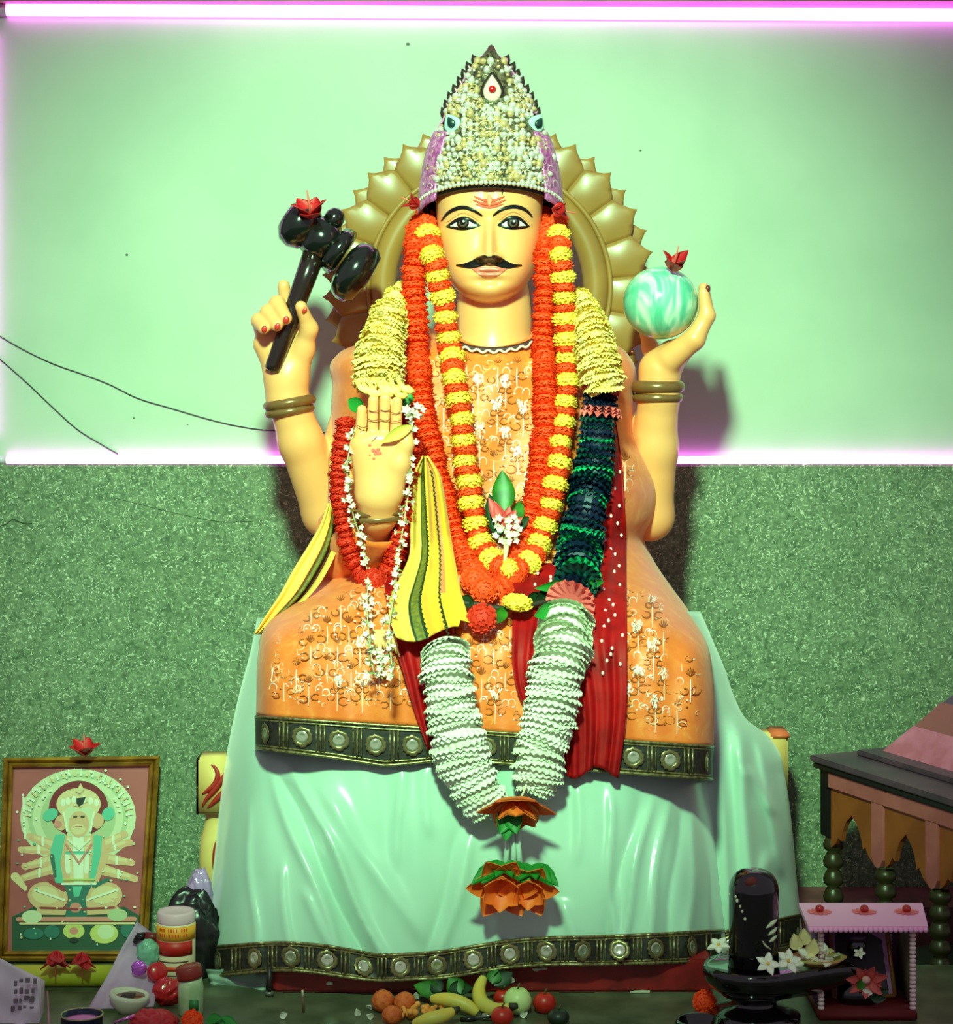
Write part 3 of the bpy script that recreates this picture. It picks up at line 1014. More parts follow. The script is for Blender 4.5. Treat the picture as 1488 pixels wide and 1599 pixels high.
# ------------------------------------------------------------------ halo of lotus petals behind the head
M_HALO = mat('olive_gold_paint', (168, 132, 56), 0.38, rgb2=(156, 122, 54), scale=10, coat=0.25)
M_GROOVE = mat('olive_dark_groove', (84, 72, 34), 0.5)
HAC = (764, 448); HAY = 0.135
def hal(r, a, dy=0.0):
    return P(HAC[0] + r * math.sin(a), HAC[1] - r * math.cos(a), HAY + dy)
halo = mk('halo_ring', *tube_vf([hal(166, a) for a in np.linspace(-2.35, 2.35, 90)], 0.0215, 16), M_HALO, statue)
halo['label'] = 'olive gold halo with two rows of lotus petals'
mk('halo_rim', *tube_vf([hal(189, a, -.008) for a in np.linspace(-2.35, 2.35, 90)], 0.0042, 8), M_HALO, halo)
def petal_vf(r0, r1, half, tipw, dome, thick):
    """petal pointing up; origin at the halo centre (metres in plane x,z; y toward the back)"""
    nr = 9; nc = 9
    V = []
    for side in (0, 1):
        for i in range(nr):
            t = i / (nr - 1)
            r = r0 + (r1 - r0) * t
            ww = half * (0.82 + 0.5 * t) * (1 - max(0, (t - 0.62) / 0.38) ** 2.0 * 0.80)
            for j in range(nc):
                s = -1 + 2 * j / (nc - 1)
                sag = (1 - abs(s)) ** 0.8 * max(0, (t - 0.7) / 0.3) * tipw
                bul = dome * (1 - s * s) * math.sin(math.pi * min(1, t * 0.85 + 0.1))
                V.append((s * ww, -bul if side == 0 else thick, r + sag))
    F = grid_faces(nr, nc) + [tuple(a + nr * nc for a in f) for f in grid_faces(nr, nc, flip=True)]
    def rim():
        e = [i for i in range(nc)] + [i * nc + nc - 1 for i in range(1, nr)] + [(nr - 1) * nc + j for j in range(nc - 2, -1, -1)] + [i * nc for i in range(nr - 2, 0, -1)]
        return e
    e = rim()
    for a, b in zip(e, e[1:] + e[:1]):
        F.append((b, a, a + nr * nc, b + nr * nc))
    return V, F
kh = K(HAY)
V_, F_ = petal_vf(.186, .250, .0300, .013, .006, .006)
PET_A = mesh_data('petal', V_, F_, M_HALO)
V_, F_ = petal_vf(.190, .252, .0285, .013, .004, .004)
PET_B = mesh_data('petal', V_, F_, M_HALO)
hc = P(HAC[0], HAC[1], HAY)
for k in range(-8, 9):
    a = k * math.radians(15.6)
    M = Matrix.Translation(hc + Vector((0, -0.004, 0))) @ Matrix.Rotation(a, 4, 'Y') @ Matrix.Diagonal((1.03, 1, 1.03, 1))
    inst('petal', PET_A, M, halo)
for k in range(-8, 8):
    a = (k + 0.5) * math.radians(15.6)
    M = Matrix.Translation(hc + Vector((0, 0.012, 0))) @ Matrix.Rotation(a, 4, 'Y') @ Matrix.Diagonal((1.03, 1, 1.03, 1))
    inst('petal', PET_B, M, halo)
# strut that carries the halo on the statue's back
mk('halo_strut', *tube_vf([P(764, 640, .15), P(764, 560, .15), P(690, 590, .14)], .02, 8), M_HALO, halo)
for sx in (-1, 1):
    mk('halo_strut', *tube_vf([hal(170, sx * 2.2, .0), P(764 + sx * 60, 640, .10)], .018, 8), M_HALO, halo)

# ------------------------------------------------------------------ crown
CRX = 766
crown = thing('crown', P(CRX, 325, -0.07), 'tall pointed silver jewelled crown with pink sides on the statue\'s head', 'crown')
def cr_hw(v):
    return cat(v, [(78, 3), (95, 18), (110, 31), (135, 46), (161, 62), (190, 74), (212, 86), (240, 96), (280, 104), (325, 108), (345, 107)])
def cr_pt(t, v, off=0.0):
    """t in -1..1 across the front; the lower edge arches up in the middle"""
    hw = float(cr_hw(float(v)))
    a = t * math.pi / 2
    dep = 0.012 + hw * 0.00086
    y = -0.072 + 0.012 - (dep + off) * math.cos(a) - 0.01
    return P(CRX + (hw + off * 1000) * math.sin(a), v, y)
def cr_low(t):
    return 288 + 40 * (abs(t) ** 2.0)
M_CRB = mat('pink_brocade', (176, 84, 146), 0.35, 0.3, rgb2=(226, 150, 196), scale=120, lo=0.42, hi=0.58, bump=0.8, bscale=90)
M_CRS = mat('silver_foil', (74, 66, 54), 0.35, 0.6, rgb2=(150, 138, 104), scale=150, lo=0.4, hi=0.6, bump=0.9, bscale=120)
M_SILV = mat('silver_bead', (242, 234, 222), 0.16, 0.5)
M_PALE = mat('pale_gold_bead', (236, 214, 140), 0.18, 0.5)
M_DKT = mat('dark_silver_tip', (70, 56, 50), 0.3, 0.6)
def shell(t0, t1, m, name, off):
    nt, nv = 40, 40
    V = []
    for i in range(nv):
        for j in range(nt):
            t = t0 + (t1 - t0) * j / (nt - 1)
            v = 80 + (cr_low(t) - 80) * i / (nv - 1)
            V.append(cr_pt(t, v, off))
    return mk(name, V, grid_faces(nv, nt), m, crown, solid=0.003)
fp = shell(-0.72, 0.72, M_CRS, 'front_plate', 0.002)
# pink wings
def cr_wing(sx):
    V = []; nt, nv = 16, 30
    for i in range(nv):
        v = 205 + (338 - 205) * i / (nv - 1)
        for j in range(nt):
            t = sx * (0.56 + 0.44 * j / (nt - 1))
            vv = min(v, cr_low(t) + 10)
            p = cr_pt(t, vv, 0.004)
            V.append(p)
    return mk('side_wing', V, grid_faces(nv, nt, flip=(sx < 0)), M_CRB, crown, solid=0.004)
cr_wing(-1); cr_wing(1)
# back of the crown
V = []
for i in range(20):
    v = 90 + (320 - 90) * i / 19
    hw = float(cr_hw(v))
    for j in range(21):
        a = math.pi * j / 20
        V.append(P(CRX + hw * math.cos(a), v, -0.07 + hw * .0010 * math.sin(a)))
mk('back_shell', V, grid_faces(20, 21), M_CRB, crown, solid=0.003, offset=-1)
# jewels
jw = MB()
r3 = random.Random(11)
v = 96.0
rowi = 0
while v < 300:
    hw = float(cr_hw(v))
    n = max(3, int(hw * 2.2 / 8.2))
    for j in range(n):
        t = -0.84 + 1.68 * (j + 0.5 + (0.5 if rowi % 2 else 0) * 0.9) / n
        vv = v + r3.uniform(-2.0, 2.0)
        if abs(t) > 0.84 or vv > cr_low(t) - 5: continue
        p = cr_pt(t, vv, 0.0045)
        px = CRX + hw * math.sin(t * math.pi / 2)
        if math.hypot((px - 769) / 20, (vv - 138) / 30) < 1: continue
        if any(math.hypot((px - q) / 15, (vv - 195) / 15) < 1 for q in (710, 830)): continue
        if abs(t) > 0.56 and vv > 212 and r3.random() < 0.85: continue
        s = r3.choice((2.4, 3.2, 4.2, 5.6, 6.4)) * .001
        V, F = sphere_vf(p, (s, s, s * r3.uniform(0.7, 1.25)), 7, 5)
        jw.add(V, F, 0 if r3.random() < 0.62 else 1)
    v += 7.6
    rowi += 1
for i in range(150):      # small scrolls between the beads
    v = r3.uniform(130, 292); t = r3.uniform(-0.75, 0.75)
    if v > cr_low(t) - 8: continue
    px = CRX + float(cr_hw(v)) * math.sin(t * math.pi / 2)
    if math.hypot((px - 769) / 21, (v - 138) / 31) < 1 or any(math.hypot((px - q) / 16, (v - 195) / 16) < 1 for q in (710, 830)): continue
    a0 = r3.uniform(0, 6.28); rad = r3.uniform(3, 8)
    hw = float(cr_hw(v))
    pts = []
    for a in np.linspace(a0, a0 + 3.6, 9):
        pts.append(cr_pt(max(-0.8, min(0.8, t + rad * math.cos(a) / hw * 0.8)), v + rad * math.sin(a), 0.0055))
    jw.add(*tube_vf(pts, 0.0011, 5), i=r3.randint(0, 1))
tag(jw.build('jewels', [M_SILV, M_PALE], crown), 'silver and pale gold beads covering the crown', kind='stuff')
# beaded lower edge and black rim
for i in range(41):
    t = -0.86 + 1.72 * i / 40
    V, F = sphere_vf(cr_pt(t, cr_low(t) - 3, 0.005), 0.0036, 8, 6)
    if i == 0:
        EDGE_B = mesh_data('edge_bead', *sphere_vf((0, 0, 0), 0.0036, 8, 6), M_SILV)
    inst('edge_bead', EDGE_B, Matrix.Translation(cr_pt(t, cr_low(t) - 3, 0.005)), crown)
mk('inner_band', *tube_vf([cr_pt(t, cr_low(t) + 2.5, -0.004) for t in np.linspace(-0.98, 0.98, 50)], 0.0036, 8), M_BLACK, crown)
# pointed leaf tips along both edges
tipV, tipF = lathe([(0.0001, 1.0), (0.45, 0.55), (0.6, 0.15), (0.4, -0.2), (0.05, -0.3)], 8)
TIP = mesh_data('edge_tip', xf(tipV, Matrix.Diagonal((.0125, .006, .017, 1))), tipF, M_DKT)
for sx in (-1, 1):
    for v in (100, 111, 122, 134, 146, 158, 170, 182):
        hw = float(cr_hw(v))
        p = P(CRX + sx * (hw - 1), v, -0.066)
        inst('edge_tip', TIP, Matrix.Translation(p) @ Matrix.Rotation(sx * 0.45, 4, 'Y'), crown)
V, F = lathe([(.0001, .022), (.0045, .019), (.0085, .010), (.0098, 0), (.0085, -.010), (.004, -.016)], 14)
mk('finial', xf(V, Matrix.Translation(P(CRX + 1, 92, -0.072))), F, mat('dark_finial', (110, 78, 66), 0.3, 0.5), crown)
# teardrop centre piece with red stone
def drop_vf(w_, h_, d_):
    V = []; n = 28
    for s, k in ((1.0, 0.0), (1.0, 1.0), (0.80, 1.35), (0.01, 1.5)):
        for i in range(n):
            a = 2 * math.pi * i / n
            x = math.sin(a); z = math.cos(a)
            nar = 1 - 0.55 * max(0, z) ** 1.3
            V.append((x * w_ * s * nar, -d_ * k, (z * h_ if z < 0 else z * h_ * 1.35) * s))
    return V, grid_faces(4, n, True)
pc = cr_pt(0.03, 142, 0.003)
V, F = drop_vf(.018, .021, .004)
fr = mk('drop_frame', xf(V, Matrix.Translation(pc)), F, M_DKT, crown)
V, F = drop_vf(.0135, .0165, .005)
dp = mk('drop_stone', xf(V, Matrix.Translation(pc + Vector((0, -.0025, -.001)))), F, mat('pale_enamel', (232, 214, 186), 0.25), crown)
mk('red_stone', *sphere_vf(pc + Vector((0, -.011, .0015)), (.0058, .004, .0058), 16, 10), mat('ruby', (206, 22, 18), 0.15, coat=0.5), crown)
# two enamel eye ornaments
for px, sx in ((711, -1), (831.5, 1)):
    t = math.asin((px - CRX) / float(cr_hw(195))) / (math.pi / 2)
    c = cr_pt(t, 194, 0.006)
    R = Matrix.Translation(c) @ Matrix.Rotation(t * 0.8, 4, 'Z') @ Matrix.Rotation(sx * 0.5, 4, 'Y')
    V, F = drop_vf(.0135, .0125, .004)
    g = mk('enamel_eye', xf(V, R), F, mat('mint_enamel', (178, 224, 206), 0.25), crown)
    V, F = drop_vf(.0062, .0075, .003)
    mk('enamel_pupil', xf(V, R @ Matrix.Translation((0.001, -.0055, .001))), F, mat('dark_teal', (18, 48, 46), 0.3), g)

# ------------------------------------------------------------------ black mace in the raised hand
M_MACE = mat('black_lacquer', (16, 20, 18), 0.16, coat=0.6)
mace = thing('mace', P(424, 582, -.03), 'glossy black double-headed mace held upright in the raised hand', 'mace')
A0 = P(424, 580, -.032); A1 = P(495, 384, -.030)
ax = (A1 - A0)
mk('handle', *tube_vf([A0 + ax * t for t in (0, .015, .05, .35, .7, 1.0)], [.007, .0120, .0130, .0135, .0165, .0185], 18), mat('dark_brown_lacquer', (34, 22, 18), 0.18, coat=0.5), mace)
hd = P(503, 374, -.03)
axd = (P(548, 412, -.03) - P(459, 352, -.03)).normalized()
def along(prof, n=22, c=hd):
    a, b, t = frame_at(axd)
    V, F = lathe([(r * 1.18, z * 1.12) for r, z in prof], n)
    M = Matrix(((a.x, b.x, t.x, c.x), (a.y, b.y, t.y, c.y), (a.z, b.z, t.z, c.z), (0, 0, 0, 1)))
    return xf(V, M), F
mk('head_lobe', *along([(.003, -.062), (.020, -.060), (.031, -.050), (.034, -.036), (.029, -.022), (.020, -.012)]), M_MACE, mace)
mk('head_core', *along([(.018, -.024), (.027, -.018), (.029, .0), (.027, .014), (.018, .020)], 8), M_MACE, mace)
mk('head_flange', *along([(.018, .014), (.030, .018), (.033, .026), (.033, .034), (.027, .038)], 8), M_MACE, mace)
mk('head_lobe', *along([(.024, .034), (.038, .040), (.043, .052), (.042, .064), (.034, .074), (.004, .078)], 22, hd + Vector((0, 0, -.016))), M_MACE, mace)
V, F = lathe([(.012, -.012), (.016, -.004), (.0155, .008), (.010, .016), (.002, .019)], 16)
mk('top_knob', xf(V, Matrix.Translation(P(521, 343, -.03)) @ Matrix.Rotation(0.5, 4, 'Y')), F, M_MACE, mace)

# ------------------------------------------------------------------ painted globe in the other raised hand
def globe_mat():
    m = bpy.data.materials.new('swirled_enamel')
    m.use_nodes = True
    nt = m.node_tree; L = nt.links
    b = nt.nodes['Principled BSDF']; b.inputs['Roughness'].default_value = 0.2; b.inputs['Coat Weight'].default_value = 0.4
    tc = nt.nodes.new('ShaderNodeTexCoord')
    wv = nt.nodes.new('ShaderNodeTexNoise'); wv.inputs['Scale'].default_value = 14; wv.inputs['Distortion'].default_value = 2.2; wv.inputs['Detail'].default_value = 2
    mp = nt.nodes.new('ShaderNodeMapping'); mp.inputs['Scale'].default_value = (1.6, 1, 0.5); mp.inputs['Rotation'].default_value = (0, 0.6, 0)
    L.new(tc.outputs['Object'], mp.inputs['Vector']); L.new(mp.outputs['Vector'], wv.inputs['Vector'])
    r = nt.nodes.new('ShaderNodeValToRGB'); e = r.color_ramp.elements
    e[0].position = 0.34; e[0].color = (*lin((96, 190, 160)), 1)
    e[1].position = 0.66; e[1].color = (*lin((232, 240, 226)), 1)
    x = e.new(0.48); x.color = (*lin((132, 210, 180)), 1)
    x = e.new(0.56); x.color = (*lin((196, 226, 206)), 1)
    L.new(wv.outputs['Fac'], r.inputs['Fac']); L.new(r.outputs['Color'], b.inputs['Base Color'])
    return m
V, F = sphere_vf((0, 0, 0), .0585, 40, 26)
V = np.array(V); V[:, 2] *= 0.97
gl = mk('globe', V + np.array(P(1031.5, 473, -.012)), F, globe_mat())
tag(gl, 'pale green and white swirled ball resting in the raised open hand', 'globe')
# ------------------------------------------------------------------ mint satin skirt under the robe
def SL(v):
    return cat(v, [(960, 404), (1000, 397), (1100, 372), (1200, 352), (1350, 335), (1480, 320), (1540, 315)])
def SR(v):
    return cat(v, [(960, 1088), (1000, 1108), (1220, 1112), (1350, 1122), (1500, 1136), (1540, 1138)])
def YS0(u, v):
    yc = cat(v, [(960, -.280), (1000, -.320), (1100, -.385), (1180, -.440), (1220, -.450), (1350, -.480), (1540, -.515)])
    L = SL(v); R = SR(v)
    t = np.clip((u - (L + R) / 2) / ((R - L) / 2), -1, 1)
    n = cat(v, [(960, 2.6), (1100, 3.0), (1200, 4.0), (1350, 5.5), (1540, 6.5)])
    return 0.05 - (0.05 - yc) * np.power(np.maximum(1 - np.abs(t) ** n, 0), 1 / n)
FOLDS = [(428, 1185, 560, 1480, 16, -.016), (452, 1185, 592, 1480, 9, .014), (412, 1185, 530, 1480, 10, .010), (480, 1200, 640, 1440, 22, .008),
         (625, 1185, 622, 1330, 8, .006), (665, 1185, 668, 1290, 10, .006), (360, 1250, 340, 1480, 12, .010), (385, 1230, 400, 1480, 9, .007),
         (745, 1280, 690, 1480, 14, .010), (720, 1280, 672, 1480, 12, -.006), (950, 1215, 956, 1440, 8, .008), (1020, 1225, 968, 1480, 9, .009), (1045, 1225, 1010, 1470, 10, .008),
         (1000, 1225, 940, 1480, 12, -.006), (1085, 1230, 1075, 1480, 12, .010), (1062, 1230, 1040, 1480, 10, -.006), (905, 1210, 900, 1330, 9, .005), (880, 1400, 900, 1480, 12, .007),
         (780, 1430, 770, 1480, 10, .006), (1105, 1240, 1110, 1480, 9, .008), (440, 1330, 452, 1480, 8, .006), (470, 1380, 520, 1480, 9, .006), (840, 1300, 860, 1480, 16, .005)]
def skirt_fold(u, v):
    d = 0.0020 * np.sin(u * 0.045 + v * 0.012) + 0.0012 * np.sin(u * 0.11 - v * 0.02 + 1.0)
    for (u0, v0, u1, v1, wd, am) in FOLDS:
        s = (v - v0) / (v1 - v0)
        uc = u0 + (u1 - u0) * np.clip(s, -0.05, 1.15) + 3.5 * np.sin(v * 0.03 + u0)
        a = smooth01(s / 0.25) * smooth01((1.25 - s) / 0.3)
        d = d + am * a * np.exp(-np.abs((u - uc) / (wd * .8)) ** 1.25)
    return d
def sk_top(u):
    return cat(u, [(316, 1478), (380, 1473), (440, 1470), (500, 1474), (545, 1481), (590, 1489), (640, 1488), (690, 1484), (740, 1476), (790, 1468), (850, 1463), (930, 1461), (1020, 1457), (1138, 1450)])
def sk_bot(u):
    return sk_top(u) + cat(u, [(316, 50), (440, 46), (545, 46), (600, 42), (700, 44), (800, 44), (1138, 50)])
def YS(u, v):
    return YS0(u, v) - skirt_fold(u, v)
def build_skirt():
    nr = 96; nt = 190; nb = 24
    tt = -np.cos(np.linspace(0, math.pi, nt)); tt = 0.4 * tt + 0.6 * np.linspace(-1, 1, nt)
    s = np.linspace(0, 1, nr)[:, None]
    vn = 965 + (1530 - 965) * s
    L = SL(vn); R = SR(vn)
    U = (L + R) / 2 + tt[None] * (R - L) / 2
    bot = sk_bot(U)
    V = 965 + (bot - 965) * s
    front = PA(U, V, YS(U, V))
    a = math.pi * np.arange(1, nb) / nb
    U2 = (L + R) / 2 + np.cos(a)[None] * (R - L) / 2
    V2 = 965 + (sk_bot(U2) - 965) * s
    back = PA(U2, V2, 0.05 + 0.14 * np.sin(a)[None] + 0 * U2)
    # keep the back off the lower floor
    return np.concatenate([front, back], axis=1).reshape(-1, 3), grid_faces(nr, nt + nb - 1, True)
M_SATIN = mat('mint_satin', (182, 212, 196), 0.24, rgb2=(174, 206, 190), scale=7, sheen=0.3, coat=0.08)
skirt = mk('skirt', *build_skirt(), M_SATIN, statue, solid=0.002, offset=-1)
skirt['label'] = 'long shiny white mint satin skirt cloth'
border('skirt_border', lambda u: float(sk_top(float(u))), lambda u: float(sk_bot(float(u))) + 1, lambda u, v, o: P(u, v, float(YS(float(u), float(v))) - o - 0.002), skirt, 57, 16, 318, 1134, 22,
       'black and gold border of the skirt with round mirror medallions')
# the cloth that wraps round the seat at the right
def DRr(v):
    return cat(v, [(955, 1092), (990, 1108), (1040, 1130), (1090, 1148), (1120, 1165), (1145, 1196), (1175, 1216), (1210, 1224), (1300, 1236), (1380, 1243), (1440, 1250), (1490, 1254)])
def YD(u, v):
    R = DRr(v)
    t = np.clip((u - 1040) / (R - 1040), 0, 1)
    y = 0.10 - (0.10 + cat(v, [(955, .20), (1100, .22), (1300, .26), (1490, .28)])) * np.power(np.maximum(1 - t ** 3.2, 0), 1 / 3.2)
    f = 0
    for (u0, v0, u1, v1, wd, am) in ((1150, 1130, 1180, 1480, 12, .018), (1185, 1150, 1215, 1330, 9, .014), (1140, 1000, 1160, 1200, 9, .008), (1200, 1330, 1160, 1470, 12, .014),
                                     (1215, 1360, 1240, 1480, 8, -.012), (1165, 1200, 1200, 1260, 9, .012), (1120, 1100, 1135, 1400, 10, .010)):
        s = (v - v0) / (v1 - v0)
        uc = u0 + (u1 - u0) * np.clip(s, -.1, 1.2)
        f = f + am * smooth01(s / .2 + .3) * smooth01((1.3 - s) / .3) * np.exp(-((u - uc) / wd) ** 2)
    return y - f
def build_drape():
    nr, nt = 70, 60
    s = np.linspace(0, 1, nr)[:, None]; t = np.linspace(0, 1, nt)[None]
    vn = 955 + 525 * s
    U = 1040 + (DRr(vn) - 1040) * (1 - (1 - t) ** 1.5)
    bot = 1508 - 0.23 * (U - 1110)
    V = 955 + (bot - 955) * s
    return PA(U, V, YD(U, V)).reshape(-1, 3), grid_faces(nr, nt)
drape = mk('seat_drape', *build_drape(), M_SATIN, statue, solid=0.003)
border('drape_border', lambda u: 1458 - 0.23 * (u - 1110), lambda u: 1508 - 0.23 * (u - 1110), lambda u, v, o: P(u, v, float(YD(float(u), float(v))) - o - 0.002), drape, 52, 15, 1120, 1252, 20)

# ------------------------------------------------------------------ seat, plinth and throne
M_REDPAINT = mat('chipped_red_paint', (150, 26, 22), 0.45, rgb2=(120, 20, 18), scale=30, bump=0.2)
struct('trim_3', *box_vf((P(425, 1500, -.485).x, -.486, 0.0), (P(1112, 1500, -.485).x, -.33, 0.045), 0.004), M_REDPAINT)
chips = MB()
rc = random.Random(3)
for (x, y, w_, h_) in ((515, 1535, 6, 4), (520, 1559, 30, 5), (470, 1562, 18, 5), (838, 1513, 8, 3), (850, 1512, 6, 3), (900, 1556, 30, 6), (640, 1562, 30, 4), (1000, 1550, 20, 5), (455, 1570, 14, 5)):
    n = 9
    c = P(x, y, -.4865)
    k = K(-.48)
    V = [c + Vector((w_ * k * math.cos(a) * rc.uniform(.7, 1.1), 0, max(h_ * k * math.sin(a) * rc.uniform(.6, 1.1), -c.z + .001))) for a in np.linspace(0, 2 * math.pi, n, endpoint=False)]
    V2 = [v + Vector((0, -.002, 0)) for v in V]
    F = [tuple(range(n, 2 * n))] + [(i, (i + 1) % n, n + (i + 1) % n, n + i) for i in range(n)]
    chips.add(V + V2, F)
pl = bpy.data.objects['trim_3']
chips.build('plaster_patch', mat('bare_plaster', (206, 206, 182), 0.8), pl, smooth=False)
mk('seat_block', *box_vf((P(480, 0, 0).x, -.32, 0.0), (P(980, 0, 0).x, .14, .30), 0.01), mat('stone_seat', (150, 140, 120), 0.7), statue)
struct('trim_4', *box_vf((P(400, 0, 0).x, -.344, FLOOR_Z), (P(1110, 0, 0).x, .18, 0.0), 0.004), M_SLAB)

M_THRONE = mat('yellow_painted_wood', (232, 210, 118), 0.45, rgb2=(222, 196, 104), scale=12)
M_THRED = mat('red_scroll_paint', (170, 42, 26), 0.5)
throne = thing('throne_post', P(333, 1500, -.02), 'yellow painted wooden throne post with red scrolls left of the mint skirt', 'post', 'painted throne posts')
def post(parent, cx, top, y, full=True):
    k = K(y)
    zt_ = P(cx, top, y).z
    w2 = 27 * k
    x = P(cx, top, y).x
    b = mk('block', *box_vf((x - w2, y - .03, zt_ - 88 * k), (x + w2, y + .03, zt_), .004), M_THRONE, parent)
    mk('block_edge', *box_vf((x - w2 - .0015, y - .026, zt_ - 89 * k), (x - w2 + .003, y + .026, zt_ - 2 * k), .001), M_BLACK, parent)
    prof = [(20, -88), (17, -96), (19, -110), (25, -130), (27, -160), (26, -185), (20, -215), (16, -228), (20, -240), (24, -260), (24, -330)]
    V, F = lathe([(r * k, z * k) for r, z in prof], 24)
    mk('baluster', xf(V, Matrix.Translation((x, y, zt_)) @ Matrix.Diagonal((1, .9, 1, 1))), F, M_THRONE, parent)
    if full:
        for pts in ([(-8, 16), (-1, 22), (2, 34), (-4, 48), (-22, 62)], [(24, 14), (12, 34), (-2, 54), (-16, 70), (-22, 82)], [(26, 44), (12, 58), (-6, 76), (-14, 84)]):
            q = spline(pts, 16)
            mk('red_scroll', *tube_vf([P(cx + a, top + b_, y - .031) for a, b_ in q], [.0045 * math.sin(math.pi * (i + .6) / 16.4) + .0006 for i in range(16)], 6), M_THRED, b)
        V, F = sphere_vf((0, 0, 0), (.012, .004, .036), 18, 12)
        mk('red_oval', xf(V, Matrix.Translation((x + .008, y - .0245, zt_ - 160 * k))), F, M_THRED, parent)
    mk('foot', *box_vf((x - w2, y - .03, FLOOR_Z), (x + w2, y + .03, zt_ - 328 * k), .004), M_THRONE, parent)
post(throne, 338, 1178, -.02)
thr2 = thing('throne_post', P(1205, 1500, .11), 'orange tipped throne post corner poking out behind the mint cloth at the right', 'post', 'painted throne posts')
post(thr2, 1200, 1142, .14, False)
mk('corner_paint', *box_vf((P(1200, 0, .14).x, .108, P(0, 1150, .14).z), (P(1229, 0, .14).x, .172, P(0, 1139, .14).z), .003), mat('orange_paint', (226, 120, 62), 0.5), thr2)

# ------------------------------------------------------------------ cloth ribbons
def ribbon(name, rows, m, yfun, parent=None, nt=26, nv=60, solid=0.0018, amp=0.004, freq=3.0, ph=0.0, midx=None, hem=None, seed=0):
    """rows: (v, left, right) image edges; yfun(u, v) depth"""
    vs_ = [r[0] for r in rows]
    v0, v1 = vs_[0], vs_[-1]
    Lt = [(r[0], r[1]) for r in rows]; Rt = [(r[0], r[2]) for r in rows]
    V = []; I = []
    for i in range(nv):
        v = v0 + (v1 - v0) * i / (nv - 1)
        L = float(cat(v, Lt)); R = float(cat(v, Rt))
        for j in range(nt):
            t = j / (nt - 1)
            u = L + (R - L) * t
            vv = v + (hem(t) * (i / (nv - 1)) ** 2 if hem else 0)
            f = amp * (math.sin(2 * math.pi * freq * t + ph + 0.006 * (v - v0)) + 0.5 * math.sin(2 * math.pi * freq * 1.7 * t + 1.1 + ph))
            V.append(P(u, vv, yfun(u, vv) - f))
    F = grid_faces(nv, nt)
    if midx:
        for i in range(nv - 1):
            for j in range(nt - 1):
                I.append(midx((j + .5) / (nt - 1), (i + .5) / (nv - 1)))
    return mk(name, V, F, m, parent, solid=solid, midx=I or None)
M_RED = mat('red_crepe', (184, 8, 12), 0.6, rgb2=(150, 4, 8), scale=24, spec=0.25)
M_DOT = mat('white_dot_print', (246, 224, 216), 0.6)
def on_y(off):
    return lambda u, v: on_robe(u, v).y - off
scarf = thing('red_scarf', on_robe(757, 1190, .01), 'long red scarf with white dots hanging from the neck under the garlands', 'scarf')
ribbon('scarf_end', [(640, 926, 958), (700, 922, 968), (800, 896, 976), (900, 866, 978), (1000, 840, 979), (1060, 862, 979), (1100, 874, 978), (1160, 882, 972), (1207, 884, 965)],
       M_RED, on_y(.014), scarf, 40, 90, amp=.0032, freq=4.0, hem=lambda t: 9 * math.sin(t * 7 + 0.5))
ribbon('scarf_end', [(455, 626, 652), (640, 630, 664), (760, 600, 690), (880, 598, 712), (1000, 614, 706), (1060, 632, 704), (1120, 650, 700), (1172, 668, 700)],
       M_RED, on_y(.012), scarf, 30, 90, amp=.0028, freq=3.0)
ribbon('scarf_fold', [(880, 770, 880), (940, 800, 870), (985, 800, 860), (1040, 800, 850), (1085, 810, 844), (1116, 826, 838)], M_RED, on_y(.011), scarf, 22, 50, amp=.0028, freq=2.5)
dots = MB()
rd = random.Random(9)
for i in range(64):
    if i < 34:
        v = 730 + 330 * i / 34 + rd.uniform(-4, 4); u = 954 + 14 * math.sin(i * 2.4) + rd.uniform(-6, 6)
        u = min(u, 972)
    elif i < 54:
        v = 470 + 170 * (i - 34) / 20; u = 636 + 6 * math.sin(i * 2.1) + (v - 470) * 0.06
    else:
        v = 895 + 60 * (i - 54) / 10; u = 848 + rd.uniform(-16, 12)
    V, F = sphere_vf(P(u, v, on_robe(u, v).y - .0195), (.0022, .0009, .0030), 8, 5)
    dots.add(V, F)
tag(dots.build('dot_print', M_DOT, scarf), kind='stuff')

M_YEL = mat('yellow_cotton', (250, 216, 48), 0.6, rgb2=(244, 204, 40), scale=14, sheen=0.15)
M_YEL2 = mat('pale_yellow_cotton', (252, 222, 92), 0.6)
M_OLV = mat('olive_border', (132, 124, 42), 0.6, rgb2=(96, 98, 36), scale=160)
M_DKG = mat('dark_green_thread', (28, 52, 26), 0.6)
M_PEACH = mat('peach_lining', (236, 156, 86), 0.6)
M_MAR = mat('maroon_stripe', (104, 26, 22), 0.6)
shawl = thing('yellow_shawl', P(660, 1000, -.40), 'yellow cloth with an olive zigzag border draped below the open palm', 'cloth', 'yellow shawl cloths')
def sh_idx(t, s):
    if t < .27: return 1
    if t < .30: return 3
    if t < .41: return 2
    if t < .44: return 3
    if .70 < t < .72: return 3
    if .72 <= t < .80 and s < .80: return 4
    return 0
ribbon('shawl_panel', [(712, 660, 668), (740, 646, 686), (770, 643, 693), (820, 641, 701), (870, 638, 708), (905, 622, 714), (935, 608, 719), (965, 609, 727), (990, 618, 733)],
       [M_YEL, M_YEL2, M_OLV, M_DKG, M_PEACH], lambda u, v: min(on_robe(u, v).y - .056, -.262), shawl, 64, 90, amp=.007, freq=2.6, midx=sh_idx,
       hem=lambda t: 12 * math.sin(t * 5.2 + 0.4) + (-10 if t > .86 else 0))
zz = MB()
